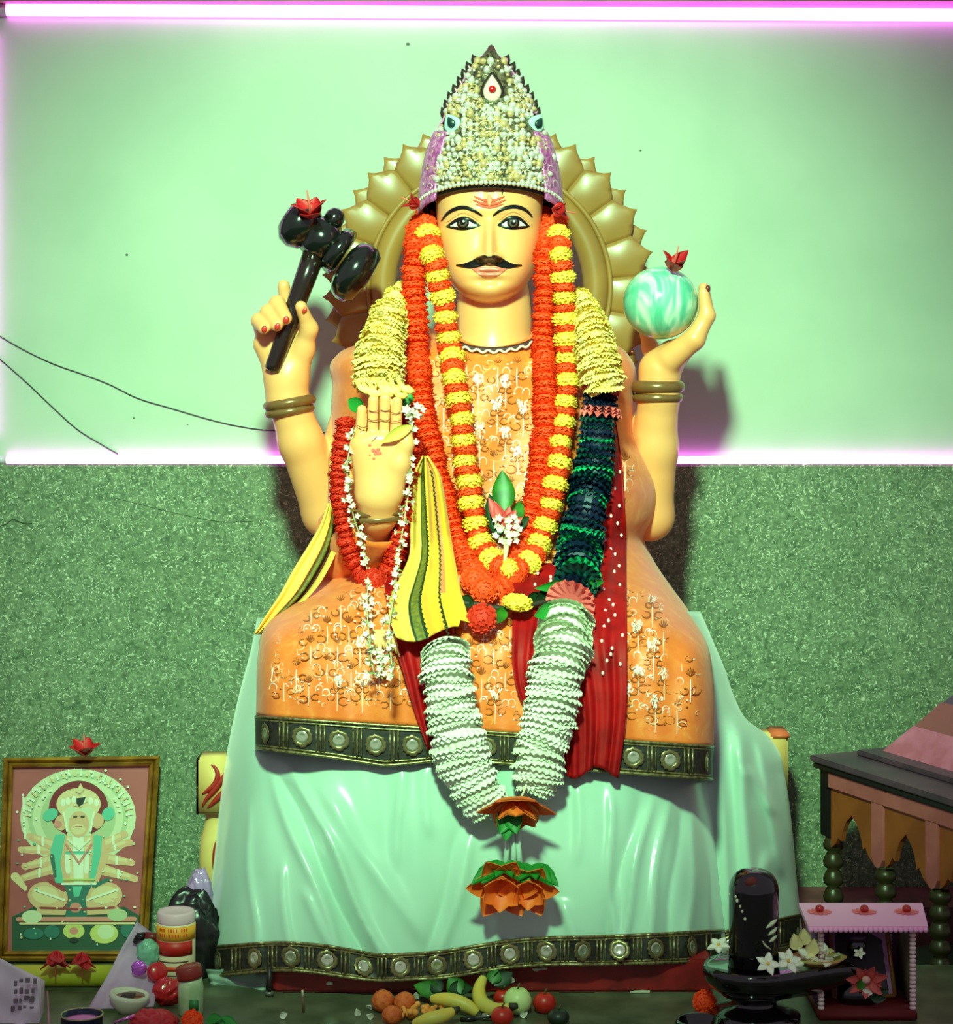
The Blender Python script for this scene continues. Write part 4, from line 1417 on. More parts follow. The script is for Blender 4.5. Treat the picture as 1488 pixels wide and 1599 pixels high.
for tt_, ph in ((.43, 0), (.71, 1)):
    pts = []
    for i in range(70):
        v = 735 + 262 * i / 69
        rows = [(712, 660, 668), (740, 646, 686), (770, 643, 693), (820, 641, 701), (870, 638, 708), (905, 622, 714), (935, 608, 719), (965, 609, 727), (990, 618, 733)]
        L = float(cat(v, [(a, b) for a, b, c in rows])); R = float(cat(v, [(a, c) for a, b, c in rows]))
        u = L + (R - L) * tt_ + (1.6 if i % 2 else -1.6)
        f = .007 * (math.sin(2 * math.pi * 2.6 * tt_ + .006 * (v - 712)) + .5 * math.sin(2 * math.pi * 2.6 * 1.7 * tt_ + 1.1))
        pts.append(P(u, v, min(on_robe(u, v).y - .056, -.262) - f - .0016))
    zz.add(*tube_vf(pts, .0012, 4))
zz.build('zigzag_edge', M_DKG, shawl)
shawl2 = thing('yellow_shawl', P(420, 985, -.25), 'yellow cloth end with dark stripes sweeping from the elbow down to the knee', 'cloth', 'yellow shawl cloths')
def sh2(t, s):
    if t < .48: return 0
    if t < .56: return 1
    if t < .66: return 2
    if t < .74: return 3
    if t < .84: return 1
    return 0
ribbon('shawl_panel', [(786, 512, 528), (820, 500, 530), (850, 483, 528), (890, 458, 512), (930, 436, 484), (960, 416, 450), (990, 397, 412)],
       [M_YEL2, M_MAR, M_OLV, M_BLACK], lambda u, v: -.15 - (v - 786) / 204 * .13 - .0006 * (u - 460) * (v - 786) / 204, shawl2, 44, 70, amp=.006, freq=2.0, midx=sh2)
ribbon('shawl_inner_shade', [(800, 512, 532), (850, 500, 536), (900, 478, 536), (935, 456, 520), (950, 446, 480)], M_MAR, lambda u, v: -.10 - (v - 800) / 150 * .07, shawl2, 20, 30, amp=.004)  # inner cloth in dark maroon, its colour also standing in for shade
# ------------------------------------------------------------------ flowers for the garlands
M_ORG = mat('orange_marigold', (255, 92, 14), 0.7, rgb2=(246, 72, 8), scale=60)
M_RORG = mat('red_orange_marigold', (232, 52, 10), 0.7, rgb2=(210, 38, 6), scale=60)
M_YMG = mat('yellow_marigold', (255, 242, 92), 0.7, rgb2=(255, 232, 70), scale=60)
def pompom(rows, petals, seed, curl=0.32):
    """ruffled flower head of unit radius, axis z"""
    rp = random.Random(seed)
    V, F = sphere_vf((0, 0, 0), (.90, .90, .90), 14, 8)
    mb = MB().add(V, F)
    for i in range(rows):
        ph = -1.25 + 2.5 * i / (rows - 1)
        n = max(5, int(petals * math.cos(ph) + 2))
        for k in range(n):
            a = 2 * math.pi * (k + rp.uniform(-.25, .25)) / n + i * 1.1
            up = ph + rp.uniform(-.12, .12)
            R = Matrix.Rotation(a, 4, 'Z') @ Matrix.Rotation(-up, 4, 'Y')
            w_ = 2.4 / petals * 1.25
            l = rp.uniform(.95, 1.04)
            tw = rp.uniform(-.5, .5)
            q = [(.70, -w_ * .5, 0), (.70, w_ * .5, 0), (l, w_ * .75, curl * .3 * tw), (l + .04, 0, curl * .4), (l, -w_ * .75, -curl * .3 * tw), (.85, 0, .10)]
            mb.add(xf(q, R), [(0, 5, 4), (0, 1, 5), (1, 2, 5), (5, 2, 3), (5, 3, 4)])
    return mb
FL = {}
for nm, m in (('o', M_ORG), ('r', M_RORG), ('y', M_YMG)):
    FL[nm] = [pompom(8, 15, s).data('marigold', m) for s in (1, 2, 3)]
def put_flower(kind, c, axis, r, th, parent, rnd):
    a, b, t = frame_at(axis)
    M = Matrix(((a.x, b.x, t.x, c.x), (a.y, b.y, t.y, c.y), (a.z, b.z, t.z, c.z), (0, 0, 0, 1)))
    M = M @ Matrix.Rotation(rnd.uniform(0, 6.28), 4, 'Z') @ Matrix.Rotation(rnd.uniform(-.18, .18), 4, 'X')
    return inst('marigold', rnd.choice(FL[kind]), M @ Matrix.Diagonal((r, r, th, 1)), parent)
def strand(parent, pts, off, kinds, r, th, rnd, n, yfun=None):
    """flowers threaded along image points; off = height over the robe"""
    q = spline(pts, n)
    W = [P(a, b, (yfun(a, b) if yfun else min(on_robe(a, b).y, -.115) - off + max(0.0, 392 - b) * .0016)) for a, b in q]
    for i, p in enumerate(W):
        t = W[min(i + 1, n - 1)] - W[max(i - 1, 0)]
        k = kinds[i % len(kinds)]
        s = rnd.uniform(.92, 1.08)
        sq = 1.0 if k == 'y' else 0.94
        p = p + Vector((rnd.uniform(-.0016, .0016), rnd.uniform(-.002, .002), 0)); t = t.normalized() + Vector((0, rnd.uniform(-.18, .18), rnd.uniform(-.14, .14)))
        put_flower(k, p, t, r * s * sq, th * s * (1.25 if k == 'y' else .9), parent, rnd)
    o = mk('thread', *tube_vf(W, .0012, 5), mat('garland_thread', (206, 190, 150), 0.8), parent)
rg = random.Random(21)
gB = thing('orange_garland', on_robe(765, 925, .02), 'thick all-orange marigold garland lying behind the orange and yellow one', 'garland')
pathB = [(664, 340), (652, 366), (646, 430), (649, 500), (653, 570), (660, 640), (672, 700), (688, 760), (704, 815), (722, 862), (742, 900), (762, 924), (784, 918)]
strand(gB, pathB, .020, ['o'], .0212, .0105, rg, 54)
strand(gB, [(848, 340), (856, 366), (852, 430), (850, 500), (849, 560), (852, 610), (850, 660), (846, 710), (838, 760), (826, 810), (812, 860), (797, 905)], .018, ['o'], .0212, .0105, rg, 49)
gA = thing('marigold_garland', on_robe(800, 895, .03), 'long garland of alternating orange and yellow marigolds hanging in a V on the chest', 'garland')
pathA = [(664, 352), (669, 376), (677, 405), (688, 450), (696, 500), (703, 545), (710, 590), (718, 640), (723, 690), (730, 740), (737, 790), (748, 838), (768, 876), (800, 892),
         (832, 872), (850, 825), (862, 775), (872, 715), (880, 655), (885, 595), (884, 530), (880, 470), (877, 415), (873, 378), (866, 352)]
strand(gA, pathA, .034, ['o', 'y'], .0195, .0118, rg, 71)

# ------------------------------------------------------------------ folded paper garland: yellow, green and white lengths
def pleats(name, path, m, parent, n, seed, k=22, ruff=.10, cone=.25, tilt=.25, flat=1.0, label=None, spiky=False, jit=.12):
    """stack of ruffled discs along path (px, py, y, r_px)"""
    rp = random.Random(seed)
    q = spline(path, n)
    W = [P(a[0], a[1], a[2]) for a in q]
    mb = MB()
    ms = m if isinstance(m, (list, tuple)) else [m]
    for i, p in enumerate(W):
        t = (W[min(i + 1, n - 1)] - W[max(i - 1, 0)]).normalized()
        t = (t + Vector((rp.uniform(-1, 1), rp.uniform(-1, 1), rp.uniform(-1, 1))) * tilt * .5).normalized()
        a, b, t = frame_at(t)
        r = q[i][3] * K(q[i][2]) * rp.uniform(1 - jit, 1 + jit * .4)
        ph = rp.uniform(0, 6.28); ph2 = rp.uniform(0, 6.28)
        seg = k * 2
        V = [p]
        rings = ((.45, .0), (.8, .35), (1.0, 1.0))
        for rf, ez in rings:
            for j in range(seg):
                th = 2 * math.pi * j / seg
                z = (1 if j % 2 else -1) * ruff * r * ez * rp.uniform(.5, 1.0) + cone * r * rf * rf + .07 * r * math.sin(2 * th + ph2) * ez
                rad = r * rf * (1 + (.04 * math.sin(3 * th + ph)) * ez) * (rp.uniform(.86, 1.08) if (spiky and rf == 1.0) else 1)
                V.append(p + (a * math.cos(th) + b * math.sin(th)) * rad + t * z)
        F = [(0, 1 + j, 1 + (j + 1) % seg) for j in range(seg)]
        for g in range(len(rings) - 1):
            for j in range(seg):
                F.append((1 + g * seg + j, 1 + (g + 1) * seg + j, 1 + (g + 1) * seg + (j + 1) % seg, 1 + g * seg + (j + 1) % seg))
        mi = rp.choices(range(len(ms)), weights=[5, 4, 1.5, 1][:len(ms)])[0]
        mb.add([tuple(v) for v in V], F, mi)
    if n > 8:
        mb.add(*tube_vf(W[2:-2], [max(.004, q[i][3] * K(q[i][2]) * (.80 if 3 < i < n - 4 else .4)) for i in range(2, n - 2)], 14), i=0)
    o = mb.build(name, ms, parent, smooth=False)
    o['kind'] = 'stuff'
    if label: o['label'] = label
    return o
M_PY = mat('pale_yellow_petals', (255, 236, 110), 0.75, rgb2=(255, 244, 150), scale=60)
M_PW = mat('white_paper', (238, 240, 222), 0.7)
M_PW2 = mat('cream_paper', (224, 230, 204), 0.7)
M_NAVY = mat('navy_foil', (14, 34, 62), 0.35, 0.2, coat=0.2)
M_TEAL = mat('teal_foil', (8, 70, 66), 0.35, 0.2, coat=0.2)
M_GRN = mat('green_foil', (10, 122, 84), 0.4, 0.1, coat=0.2)
M_BGR = mat('bright_green_foil', (24, 178, 112), 0.4)
pg = thing('paper_garland', on_robe(800, 1250, .04), 'frilled paper garland in yellow, dark green and white, ending in orange paper flowers', 'garland')
pleats('yellow_frill', [(634, 446, -.10, 14), (618, 470, -.13, 24), (604, 505, -.16, 33), (596, 545, -.185, 38), (592, 585, -.20, 37)], M_PY, pg, 70, 1, 34, .06, .7, .4, label='pale yellow fluffy length on the left shoulder', spiky=True)
pleats('yellow_frill', [(900, 455, -.10, 15), (915, 485, -.14, 25), (926, 525, -.17, 31), (934, 560, -.185, 33), (940, 588, -.19, 31)], M_PY, pg, 66, 2, 34, .06, .7, .4, label='pale yellow fluffy length on the right shoulder', spiky=True)
def pr(off):
    return lambda pts: [(a, b, min(on_robe(a, b).y, -.14) - off, r) for a, b, r in pts]
pleats('green_frill', pr(.032)([(938, 610, 28), (936, 640, 29), (931, 690, 31), (925, 740, 32), (916, 790, 34), (908, 840, 36), (902, 880, 37), (901, 908, 36)]), [M_NAVY, M_TEAL, M_GRN, M_BGR], pg, 62, 3, 20, .10, .35, .22,
       label='dark green and navy pleated foil length')
pleats('white_frill', pr(.036)([(884, 952, 42), (880, 985, 45), (876, 1020, 45), (868, 1055, 43), (862, 1090, 42), (856, 1130, 42), (846, 1165, 42), (842, 1195, 38), (838, 1222, 28)]), [M_PW, M_PW2], pg, 66, 4, 26, .06, .6, .26,
       label='white pleated length on the right')
pleats('white_frill', pr(.036)([(692, 1000, 38), (695, 1018, 41), (699, 1060, 42), (706, 1110, 43), (717, 1165, 43), (733, 1210, 40), (750, 1240, 35), (762, 1258, 25)]), [M_PW, M_PW2], pg, 70, 5, 26, .06, .6, .22,
       label='white pleated length on the left')
M_PINK = mat('pink_tissue', (238, 122, 106), 0.6)
pleats('pink_ruffle', pr(.034)([(940, 600, 30), (939, 606, 31)]), M_PINK, pg, 3, 6, 16, .16, .2, .1)
pleats('pink_ruffle', pr(.036)([(940, 632, 33), (939, 640, 33)]), M_PINK, pg, 3, 7, 16, .16, .2, .1)
pleats('pink_ruffle', pr(.034)([(892, 936, 38), (890, 942, 40)]), M_PINK, pg, 3, 8, 18, .12, .2, .1)
pleats('navy_ruffle', pr(.034)([(898, 918, 34), (895, 930, 33)]), [M_NAVY, M_TEAL], pg, 5, 9, 18, .14, .2, .1)
# leaves used with the garlands
def leaf_vf(l, w_, bend=.2, n=8, serr=0.0, cup=.15):
    """leaf along +x from the origin, thickness included"""
    V = []
    for s in (0, 1):
        for i in range(n + 1):
            t = i / n
            ww = w_ * math.sin(math.pi * min(1, t ** .8)) ** .9 * (1 + serr * (1 if i % 2 else -1))
            z = -bend * l * t * t
            for j in (-1, -.5, 0, .5, 1):
                V.append((l * t, j * ww, z + cup * ww * j * j - s * .0012))
    m = (n + 1) * 5
    F = grid_faces(n + 1, 5) + [tuple(a + m for a in f) for f in grid_faces(n + 1, 5, flip=True)]
    for i in range(n):
        for c in (0, 4):
            a = i * 5 + c; b = a + 5
            F.append((a, b, b + m, a + m) if c == 4 else (b, a, a + m, b + m))
    return V, F
def place_leaf(name, p0, p1, w_, m, parent, face=(0, -1, 0), bend=.15, serr=0.0, cup=.2):
    """leaf from world point p0 to p1, upper side toward face"""
    p0 = Vector(p0); p1 = Vector(p1)
    x = (p1 - p0); l = x.length; x.normalize()
    z = Vector(face); z = (z - x * z.dot(x)).normalized()
    y = z.cross(x)
    V, F = leaf_vf(l, w_, bend, 8, serr, cup)
    M = Matrix(((x.x, y.x, z.x, p0.x), (x.y, y.y, z.y, p0.y), (x.z, y.z, z.z, p0.z), (0, 0, 0, 1)))
    return mk(name, xf(V, M), F, m, parent)
M_LEAF = mat('green_leaf', (52, 122, 30), 0.45, rgb2=(36, 96, 24), scale=40)
M_DLEAF = mat('dark_leaf', (24, 64, 30), 0.4, rgb2=(16, 46, 22), scale=40)
M_PLEAF = mat('paper_leaf_green', (22, 128, 38), 0.5)
for (x0, y0, x1, y1, w_) in ((950, 602, 980, 592, .010), (948, 652, 974, 640, .010), (902, 912, 840, 920, .009), (905, 916, 950, 908, .007), (868, 950, 838, 962, .012),
                             (636, 622, 612, 606, .012), (640, 612, 630, 634, .010)):
    place_leaf('paper_leaf', P(x0, y0, on_robe(x0, y0).y - .07), P(x1, y1, on_robe(x1, y1).y - .075), w_, M_PLEAF, pg)
place_leaf('paper_leaf', P(568, 640, -.272), P(540, 622, -.25), .011, M_PLEAF, pg)
# gathered yellow ties below the left yellow frill
for i in range(7):
    x0 = 560 + i * 11
    q = spline([(x0 - 6, 592 + 3 * math.sin(i), -.245), (x0 + 4, 606 + i % 3 * 4, -.262), (x0 + 18, 612 + i % 2 * 6, -.262), (x0 + 28 - i * 3, 602, -.25)], 12)
    mk('yellow_tie', *tube_vf([P(*a) for a in q], [.002 + .003 * math.sin(math.pi * j / 11) for j in range(12)], 6), M_PY, pg)
# orange paper flower tails
M_POR = mat('orange_paper', (255, 150, 46), 0.55, rgb2=(252, 120, 30), scale=30)
def paper_flower(parent, c, axis, r, n, seed, name='paper_flower'):
    rp = random.Random(seed)
    a, b, t = frame_at(axis)
    mb = MB()
    for ring, (rr_, op) in enumerate(((1.0, .8), (.8, .4))):
        for k in range(n):
            th = 2 * math.pi * (k + .5 * ring) / n + rp.uniform(-.1, .1)
            d = (a * math.cos(th) + b * math.sin(th))
            x = (d * (op + .35) + t * (1 - op)).normalized()
            z = (t - x * t.dot(x)).normalized()
            y = z.cross(x)
            V, F = leaf_vf(r * rr_, r * .36, -.22, 7, 0, .35)
            M = Matrix(((x.x, y.x, z.x, c.x), (x.y, y.y, z.y, c.y), (x.z, y.z, z.z, c.z), (0, 0, 0, 1)))
            mb.add(xf(V, M), F)
    return mb.build(name, M_POR, parent)
YP = -.535
paper_flower(pg, P(806, 1246, YP), (0, -.6, -1), .056, 6, 1)
for (x1, y1) in ((790, 1312), (782, 1300), (806, 1300)):
    place_leaf('paper_leaf', P(797, 1262, YP - .01), P(x1, y1, YP - .03), .013, M_PLEAF, pg, serr=.06)
for x0, x1 in ((794, 788), (800, 802), (806, 812)):
    mk('paper_stem', *tube_vf([P(x0, 1285, YP), P((x0 + x1) / 2 + 1, 1325, YP - .003), P(x1, 1362, YP - .004)], [.0028, .0036, .0048], 8), mat('mint_stem', (186, 214, 196), 0.5), pg)
for cx, cy, s in ((784, 1364, 1.0), (826, 1368, .85)):
    paper_flower(pg, P(cx, cy + 14, YP - .012), (-.05, -1.0, -.35), .050 * s, 6, int(cx))
    for dx in (-46, -30, -8, 14, 34, 44) if cx < 800 else (-14, 12, 40, 52):
        place_leaf('paper_leaf', P(cx + 4, cy - 18, YP - .006), P(cx + dx * s, cy - 5 + (10 if abs(dx) > 25 else 0), YP - .040), .012, M_PLEAF, pg, face=(0, -.6, .8), bend=.25, serr=.05)
mk('cord', *tube_vf([P(a, b, YP + .012) for a, b in spline([(770, 1258), (786, 1262), (800, 1258), (814, 1244), (822, 1225)], 14)], .0016, 6), mat('cream_cord', (232, 226, 190), 0.6), pg)

# ------------------------------------------------------------------ jasmine and marigold loops over the open palm
M_JAS = mat('jasmine_white', (248, 244, 220), 0.6)
M_JGR = mat('jasmine_green', (150, 180, 96), 0.6)
def jasmine_mesh(seed):
    rp = random.Random(seed)
    mb = MB()
    for k in range(5):
        th = 2 * math.pi * k / 5 + rp.uniform(-.2, .2)
        V, F = leaf_vf(1.0, .30, -.1, 4, 0, .3)
        mb.add(xf(V * np.array([1, 1, 1]) if isinstance(V, np.ndarray) else V, Matrix.Rotation(th, 4, 'Z') @ Matrix.Rotation(-.55, 4, 'Y')), F, 0)
    V, F = lathe([(.10, -1.1), (.14, -.6), (.12, 0)], 6)
    mb.add(V, F, 1)
    return mb.data('jasmine_flower', [M_JAS, M_JGR])
JAS = [jasmine_mesh(s) for s in range(3)]
def jas_strand(parent, pts, n, rnd, yfun, r=.0068):
    q = spline(pts, n)
    W = [P(a, b, yfun(a, b)) for a, b in q]
    for i, p in enumerate(W):
        for k in range(2 if i % 2 else 1):
            d = Vector((rnd.uniform(-1, 1), rnd.uniform(-1.2, -.2), rnd.uniform(-.8, .8))).normalized()
            a, b, t = frame_at(d)
            c = p + d * .003 + Vector((rnd.uniform(-.004, .004), 0, rnd.uniform(-.003, .003)))
            M = Matrix(((a.x, b.x, t.x, c.x), (a.y, b.y, t.y, c.y), (a.z, b.z, t.z, c.z), (0, 0, 0, 1)))
            s = r * rnd.uniform(.8, 1.15)
            inst('jasmine_flower', JAS[rnd.randint(0, 2)], M @ Matrix.Diagonal((s, s, s, 1)), parent)
    mk('thread', *tube_vf(W, .0011, 5), MATS['garland_thread'], parent)
def yh(u, v):
    """in front of the raised hand, then down onto the lap"""
    a = float(smooth01((v - 780) / 120))
    return (1 - a) * -.300 + a * min(on_robe(u, v).y - .05, -.27)
palm_g = thing('palm_garland', P(580, 905, -.31), 'short red orange marigold garland looped over the open palm', 'garland')
def yhb(u, v):
    a = float(smooth01((v - 800) / 90))
    return (1 - a) * -.262 + a * min(on_robe(u, v).y - .032, -.262)
strand(palm_g, [(540, 660), (534, 700), (530, 740), (532, 785), (540, 830), (550, 868), (566, 896), (590, 906)], 0, ['r'], .0165, .0095, rg, 24, yhb)
strand(palm_g, [(644, 690), (640, 735), (634, 780), (629, 820), (620, 860), (606, 890)], 0, ['r'], .0165, .0095, rg, 18, yhb)
jg = thing('jasmine_garland', P(590, 1060, -.4), 'thin strings of small white jasmine flowers hanging over the open palm to the lap', 'garland')
jas_strand(jg, [(556, 668), (548, 690), (542, 730), (545, 770), (553, 810), (566, 850), (574, 900), (573, 950), (577, 1000), (583, 1050)], 40, rg, yh)
jas_strand(jg, [(641, 660), (644, 690), (642, 735), (636, 780), (630, 820), (622, 870), (618, 910), (612, 950), (607, 985), (610, 1020), (613, 1055)], 40, rg, lambda u, v: yh(u, v) - (.03 if v > 780 else 0) * min(1, (v - 780) / 60) - .006)
jas_strand(jg, [(632, 640), (640, 646), (648, 652), (652, 640)], 8, rg, lambda u, v: -.312, .009)
jas_strand(jg, [(588, 1005), (594, 1030), (600, 1056)], 8, rg, lambda u, v: on_robe(u, v).y - .02, .008)
for i in range(9):
    x0 = 584 + i * 3
    mk('cream_tassel', *tube_vf([P(x0, 985, on_robe(x0, 985).y - .03), P(x0 + 2 + i * .8, 1000, on_robe(x0, 1000).y - .028), P(x0 + 3 + i * 1.6, 1016 + 5 * (i % 3), on_robe(x0, 1016).y - .02)], [.0035, .003, .0008], 6), mat('cream_thread', (250, 214, 130), 0.7), jg)
pt = place_leaf('yellow_petal', P(644, 664, -.323), P(594, 692, -.327), .0085, mat('yellow_green_petal', (230, 222, 84), 0.5), None, bend=.10)
tag(pt, 'single pale yellow petal lying across the open palm', 'petal')

# ------------------------------------------------------------------ posy of leaves and flowers on the chest
posy = thing('flower_posy', on_robe(790, 860, .04), 'small posy of green leaves, pink petals and white buds on the chest', 'posy')
def rp_(x, y, o):
    return P(x, y, on_robe(x, y).y - o)
place_leaf('leaf', rp_(788, 800, .05), rp_(784, 732, .045), .017, M_LEAF, posy, bend=.1)
place_leaf('leaf', rp_(782, 838, .04), rp_(763, 768, .03), .016, M_DLEAF, posy)
place_leaf('leaf', rp_(800, 820, .045), rp_(816, 778, .03), .011, M_LEAF, posy)
place_leaf('leaf', rp_(800, 830, .045), rp_(828, 806, .04), .008, M_DLEAF, posy)
M_PKP = mat('pink_petal', (226, 86, 78), 0.55)
for (x1, y1) in ((762, 776), (772, 782), (806, 796), (816, 808), (796, 790), (818, 830)):
    place_leaf('pink_petal', rp_(788, 826, .055), rp_(x1, y1, .06), .009, M_PKP, posy)
for i in range(26):
    x = 772 + rg.random() * 46; y = 808 + rg.random() * 44
    if abs(x - 793) > 30 - (y - 808) * .35: continue
    d = Vector((rg.uniform(-.8, .8), -1, rg.uniform(-.4, .9))).normalized()
    a, b, t = frame_at(d); c = rp_(x, y, .064)
    M = Matrix(((a.x, b.x, t.x, c.x), (a.y, b.y, t.y, c.y), (a.z, b.z, t.z, c.z), (0, 0, 0, 1)))
    s = rg.uniform(.006, .009)
    inst('white_bud', JAS[i % 3], M @ Matrix.Diagonal((s, s, s, 1)), posy)
mk('stalk', *tube_vf([rp_(791, 845, .06), rp_(790, 862, .06), rp_(788, 876, .058)], [.005, .0035, .002], 8), mat('pale_stalk', (226, 220, 170), 0.6), posy)

# dark twig with loose flowers across the lap
twig = thing('flower_twig', rp_(780, 945, .03), 'dark leafy twig lying across the lap below the garlands', 'twig')
mk('stem', *tube_vf([rp_(a, b, .034) for a, b in spline([(712, 941), (745, 944), (780, 950), (815, 948), (850, 940), (880, 934)], 20)], .0042, 8), mat('dark_stem', (44, 34, 22), 0.6), twig)
for (x0, y0, x1, y1, m_) in ((740, 944, 716, 932, M_DLEAF), (770, 950, 735, 962, M_DLEAF), (790, 950, 772, 972, M_LEAF), (800, 946, 790, 926, M_DLEAF), (820, 946, 850, 922, M_DLEAF), (835, 942, 870, 914, M_DLEAF), (790, 946, 822, 928, M_DLEAF)):
    place_leaf('leaf', rp_(x0, y0, .04), rp_(x1, y1, .045), .009, m_, twig)
def loose(kind, x, y, off, r, th, label, axis=(0, -1, 0), yfun=None):
    c = P(x, y, yfun) if yfun is not None else rp_(x, y, off)
    o = put_flower(kind, c, axis, r, th, None, rg)
    return tag(o, label, 'flower')
loose('r', 752, 966, .05, .021, .015, 'red orange marigold on the lap beside the yellow shawl corner', (-.2, -1, .3))
loose('y', 808, 941, .056, .0215, .011, 'single yellow marigold on the dark twig across the lap', (.1, -.4, 1))
loose('o', 740, 906, .055, .019, .014, 'orange marigold lying left of the bottom of the V garland', (-.2, -1, .3))
loose('o', 757, 922, .060, .020, .015, 'orange marigold just under the lowest yellow flowers of the V garland', (.1, -1, .2))

# red hibiscus flowers
M_HIB = mat('hibiscus_red', (206, 20, 22), 0.5, rgb2=(176, 10, 16), scale=40)
def hibiscus(c, s, label, seed, axis=(0, -.6, .8), n=5, spread=.55):
    rp = random.Random(seed)
    t = thing('hibiscus_flower', c, label, 'flower', 'red hibiscus flowers')
    a, b, ax_ = frame_at(axis)
    for k in range(n):
        th = 2 * math.pi * k / n + rp.uniform(-.25, .25)
        d = a * math.cos(th) + b * math.sin(th)
        tip = Vector(c) + (d * spread + ax_ * rp.uniform(.5, .9)) * s
        place_leaf('petal', Vector(c), tip, s * .34, M_HIB, t, face=ax_ - d * .4, bend=.12, cup=.3)
    mk('stamen', *tube_vf([Vector(c), Vector(c) + ax_ * s * 1.05], [s * .05, s * .03], 6), mat('stamen_pink', (232, 120, 90), 0.5), t)
    return t
hibiscus(P(486, 342, -.062), .046, 'red hibiscus flower stuck on top of the black mace', 1, (-.1, -.5, .9))
hibiscus(P(1050, 424, -.05), .042, 'red hibiscus flower on top of the swirled ball', 2, (.2, -.5, 1), spread=.4)
hibiscus(P(655, 322, -.12), .030, 'small withered red flower tucked beside the crown on the left', 3, (-1, -.3, .5), 4, .3)
hibiscus(P(862, 326, -.12), .036, 'dark red withered flower tucked beside the crown on the right', 4, (1, -.2, -.2), 4, .25)
# ------------------------------------------------------------------ framed devotional print at the left
TLc, TRc, BLc, BRc = (5, 1183), (250, 1180), (-5, 1501), (229, 1501)
def fq(s, t, d=0.0):
    """point of the leaning frame: s 0..1 left-right, t 0..1 top-bottom, d toward the viewer"""
    a = (TLc[0] * (1 - s) + TRc[0] * s, TLc[1] * (1 - s) + TRc[1] * s)
    b = (BLc[0] * (1 - s) + BRc[0] * s, BLc[1] * (1 - s) + BRc[1] * s)
    return P(a[0] * (1 - t) + b[0] * t, a[1] * (1 - t) + b[1] * t, .270 - .06 * t - d)
frame = thing('picture_frame', fq(.5, 1), 'gold framed devotional picture leaning against the green wall', 'picture')
M_FRG = mat('gilt_wood', (196, 158, 50), 0.3, 0.45, rgb2=(150, 112, 36), scale=30)
M_FRD = mat('dark_gilt', (92, 62, 26), 0.4, 0.3)
prof = [(0.0, 0.0, 0), (0.0, .016, 0), (.018, .022, 0), (.030, .016, 1), (.036, .014, 1), (.044, .018, 0), (.058, .013, 0), (.066, .005, 1), (.066, 0.0, 1)]
for (c0, c1, ax_) in (('t', 0, 0), ('t', 1, 1), ('s', 0, 2), ('s', 1, 3)):
    V = []; I = []
    for e in (0, 1):
        for (w_, d, mi) in prof:
            ww = w_ * 1.05; wt = w_ * .80
            if c0 == 't':
                s_ = ww if e == 0 else 1 - ww
                V.append(fq(s_, wt if c1 == 0 else 1 - wt, d))
            else:
                t_ = wt if e == 0 else 1 - wt
                V.append(fq(ww if c1 == 0 else 1 - ww, t_, d))
    n = len(prof)
    F = []
    for i in range(n - 1):
        F.append((i, i + 1, n + i + 1, n + i)); I.append(1 if (prof[i][2] and prof[i + 1][2]) else 0)
    F.append((n - 1, 0, n, 2 * n - 1)); I.append(0)
    mk('frame_rail', V, F, [M_FRG, M_FRD], frame, smooth=False, midx=I)
mk('backing', [fq(.03, .03, 0), fq(.97, .03, 0), fq(.97, .97, 0), fq(.03, .97, 0), fq(.03, .03, .003), fq(.97, .03, .003), fq(.97, .97, .003), fq(.03, .97, .003)],
   [(0, 1, 2, 3), (4, 7, 6, 5), (0, 4, 5, 1), (1, 5, 6, 2), (2, 6, 7, 3), (3, 7, 4, 0)], mat('print_ground', (176, 98, 86), 0.4, rgb2=(160, 84, 78), scale=12, coat=.3), frame, smooth=False)
PR = [mat('ink_%d' % i, c, 0.45, coat=.3) for i, c in enumerate(((206, 208, 172), (176, 188, 146), (122, 24, 30), (222, 206, 150), (216, 188, 130), (92, 184, 156), (44, 104, 92), (226, 226, 206), (214, 150, 120), (38, 74, 54), (198, 196, 110), (150, 60, 56), (30, 40, 34)))]
pr_ = MB(); lay = [0]
def pq(X, Y):
    """zoomed-crop point -> print plane"""
    px = X / 3.816; py = 1180 + Y / 3.816
    t = (py - 1182) / 319.0
    l = TLc[0] * (1 - t) + BLc[0] * t; r = TRc[0] * (1 - t) + BRc[0] * t
    return fq((px - l) / (r - l), t, .0036 + lay[0] * .00003)
def p_poly(pts, i):
    lay[0] += 1 if len(pts) > 8 or len(pts) < 7 else 0
    c = np.mean(np.array(pts, float), axis=0)
    V = [pq(*c)] + [pq(*p) for p in pts]
    n = len(pts)
    pr_.add([tuple(v) for v in V], [(0, 1 + k, 1 + (k + 1) % n) for k in range(n)], i)
def p_ell(cx, cy, rx, ry, i, rot=0.0, n=28, a0=0, a1=6.2832):
    p_poly([(cx + rx * math.cos(a) * math.cos(rot) - ry * math.sin(a) * math.sin(rot), cy + rx * math.cos(a) * math.sin(rot) + ry * math.sin(a) * math.cos(rot)) for a in np.linspace(a0, a1, n, endpoint=False)], i)
def p_cap(x0, y0, x1, y1, w0, w1, i):
    a = math.atan2(y1 - y0, x1 - x0)
    pts = [(x0 + w0 * math.cos(a + b), y0 + w0 * math.sin(a + b)) for b in np.linspace(math.pi / 2, 3 * math.pi / 2, 8)]
    pts += [(x1 + w1 * math.cos(a + b), y1 + w1 * math.sin(a + b)) for b in np.linspace(-math.pi / 2, math.pi / 2, 8)]
    p_poly(pts, i)
p_ell(465, 370, 345, 290, 0); p_ell(465, 370, 300, 262, 1); p_ell(465, 372, 270, 240, 0); p_ell(465, 372, 225, 205, 1); p_ell(468, 318, 178, 168, 2)
p_poly([(70, 1165), (70, 960), (200, 900), (470, 940), (740, 900), (840, 960), (840, 1165)], 9)
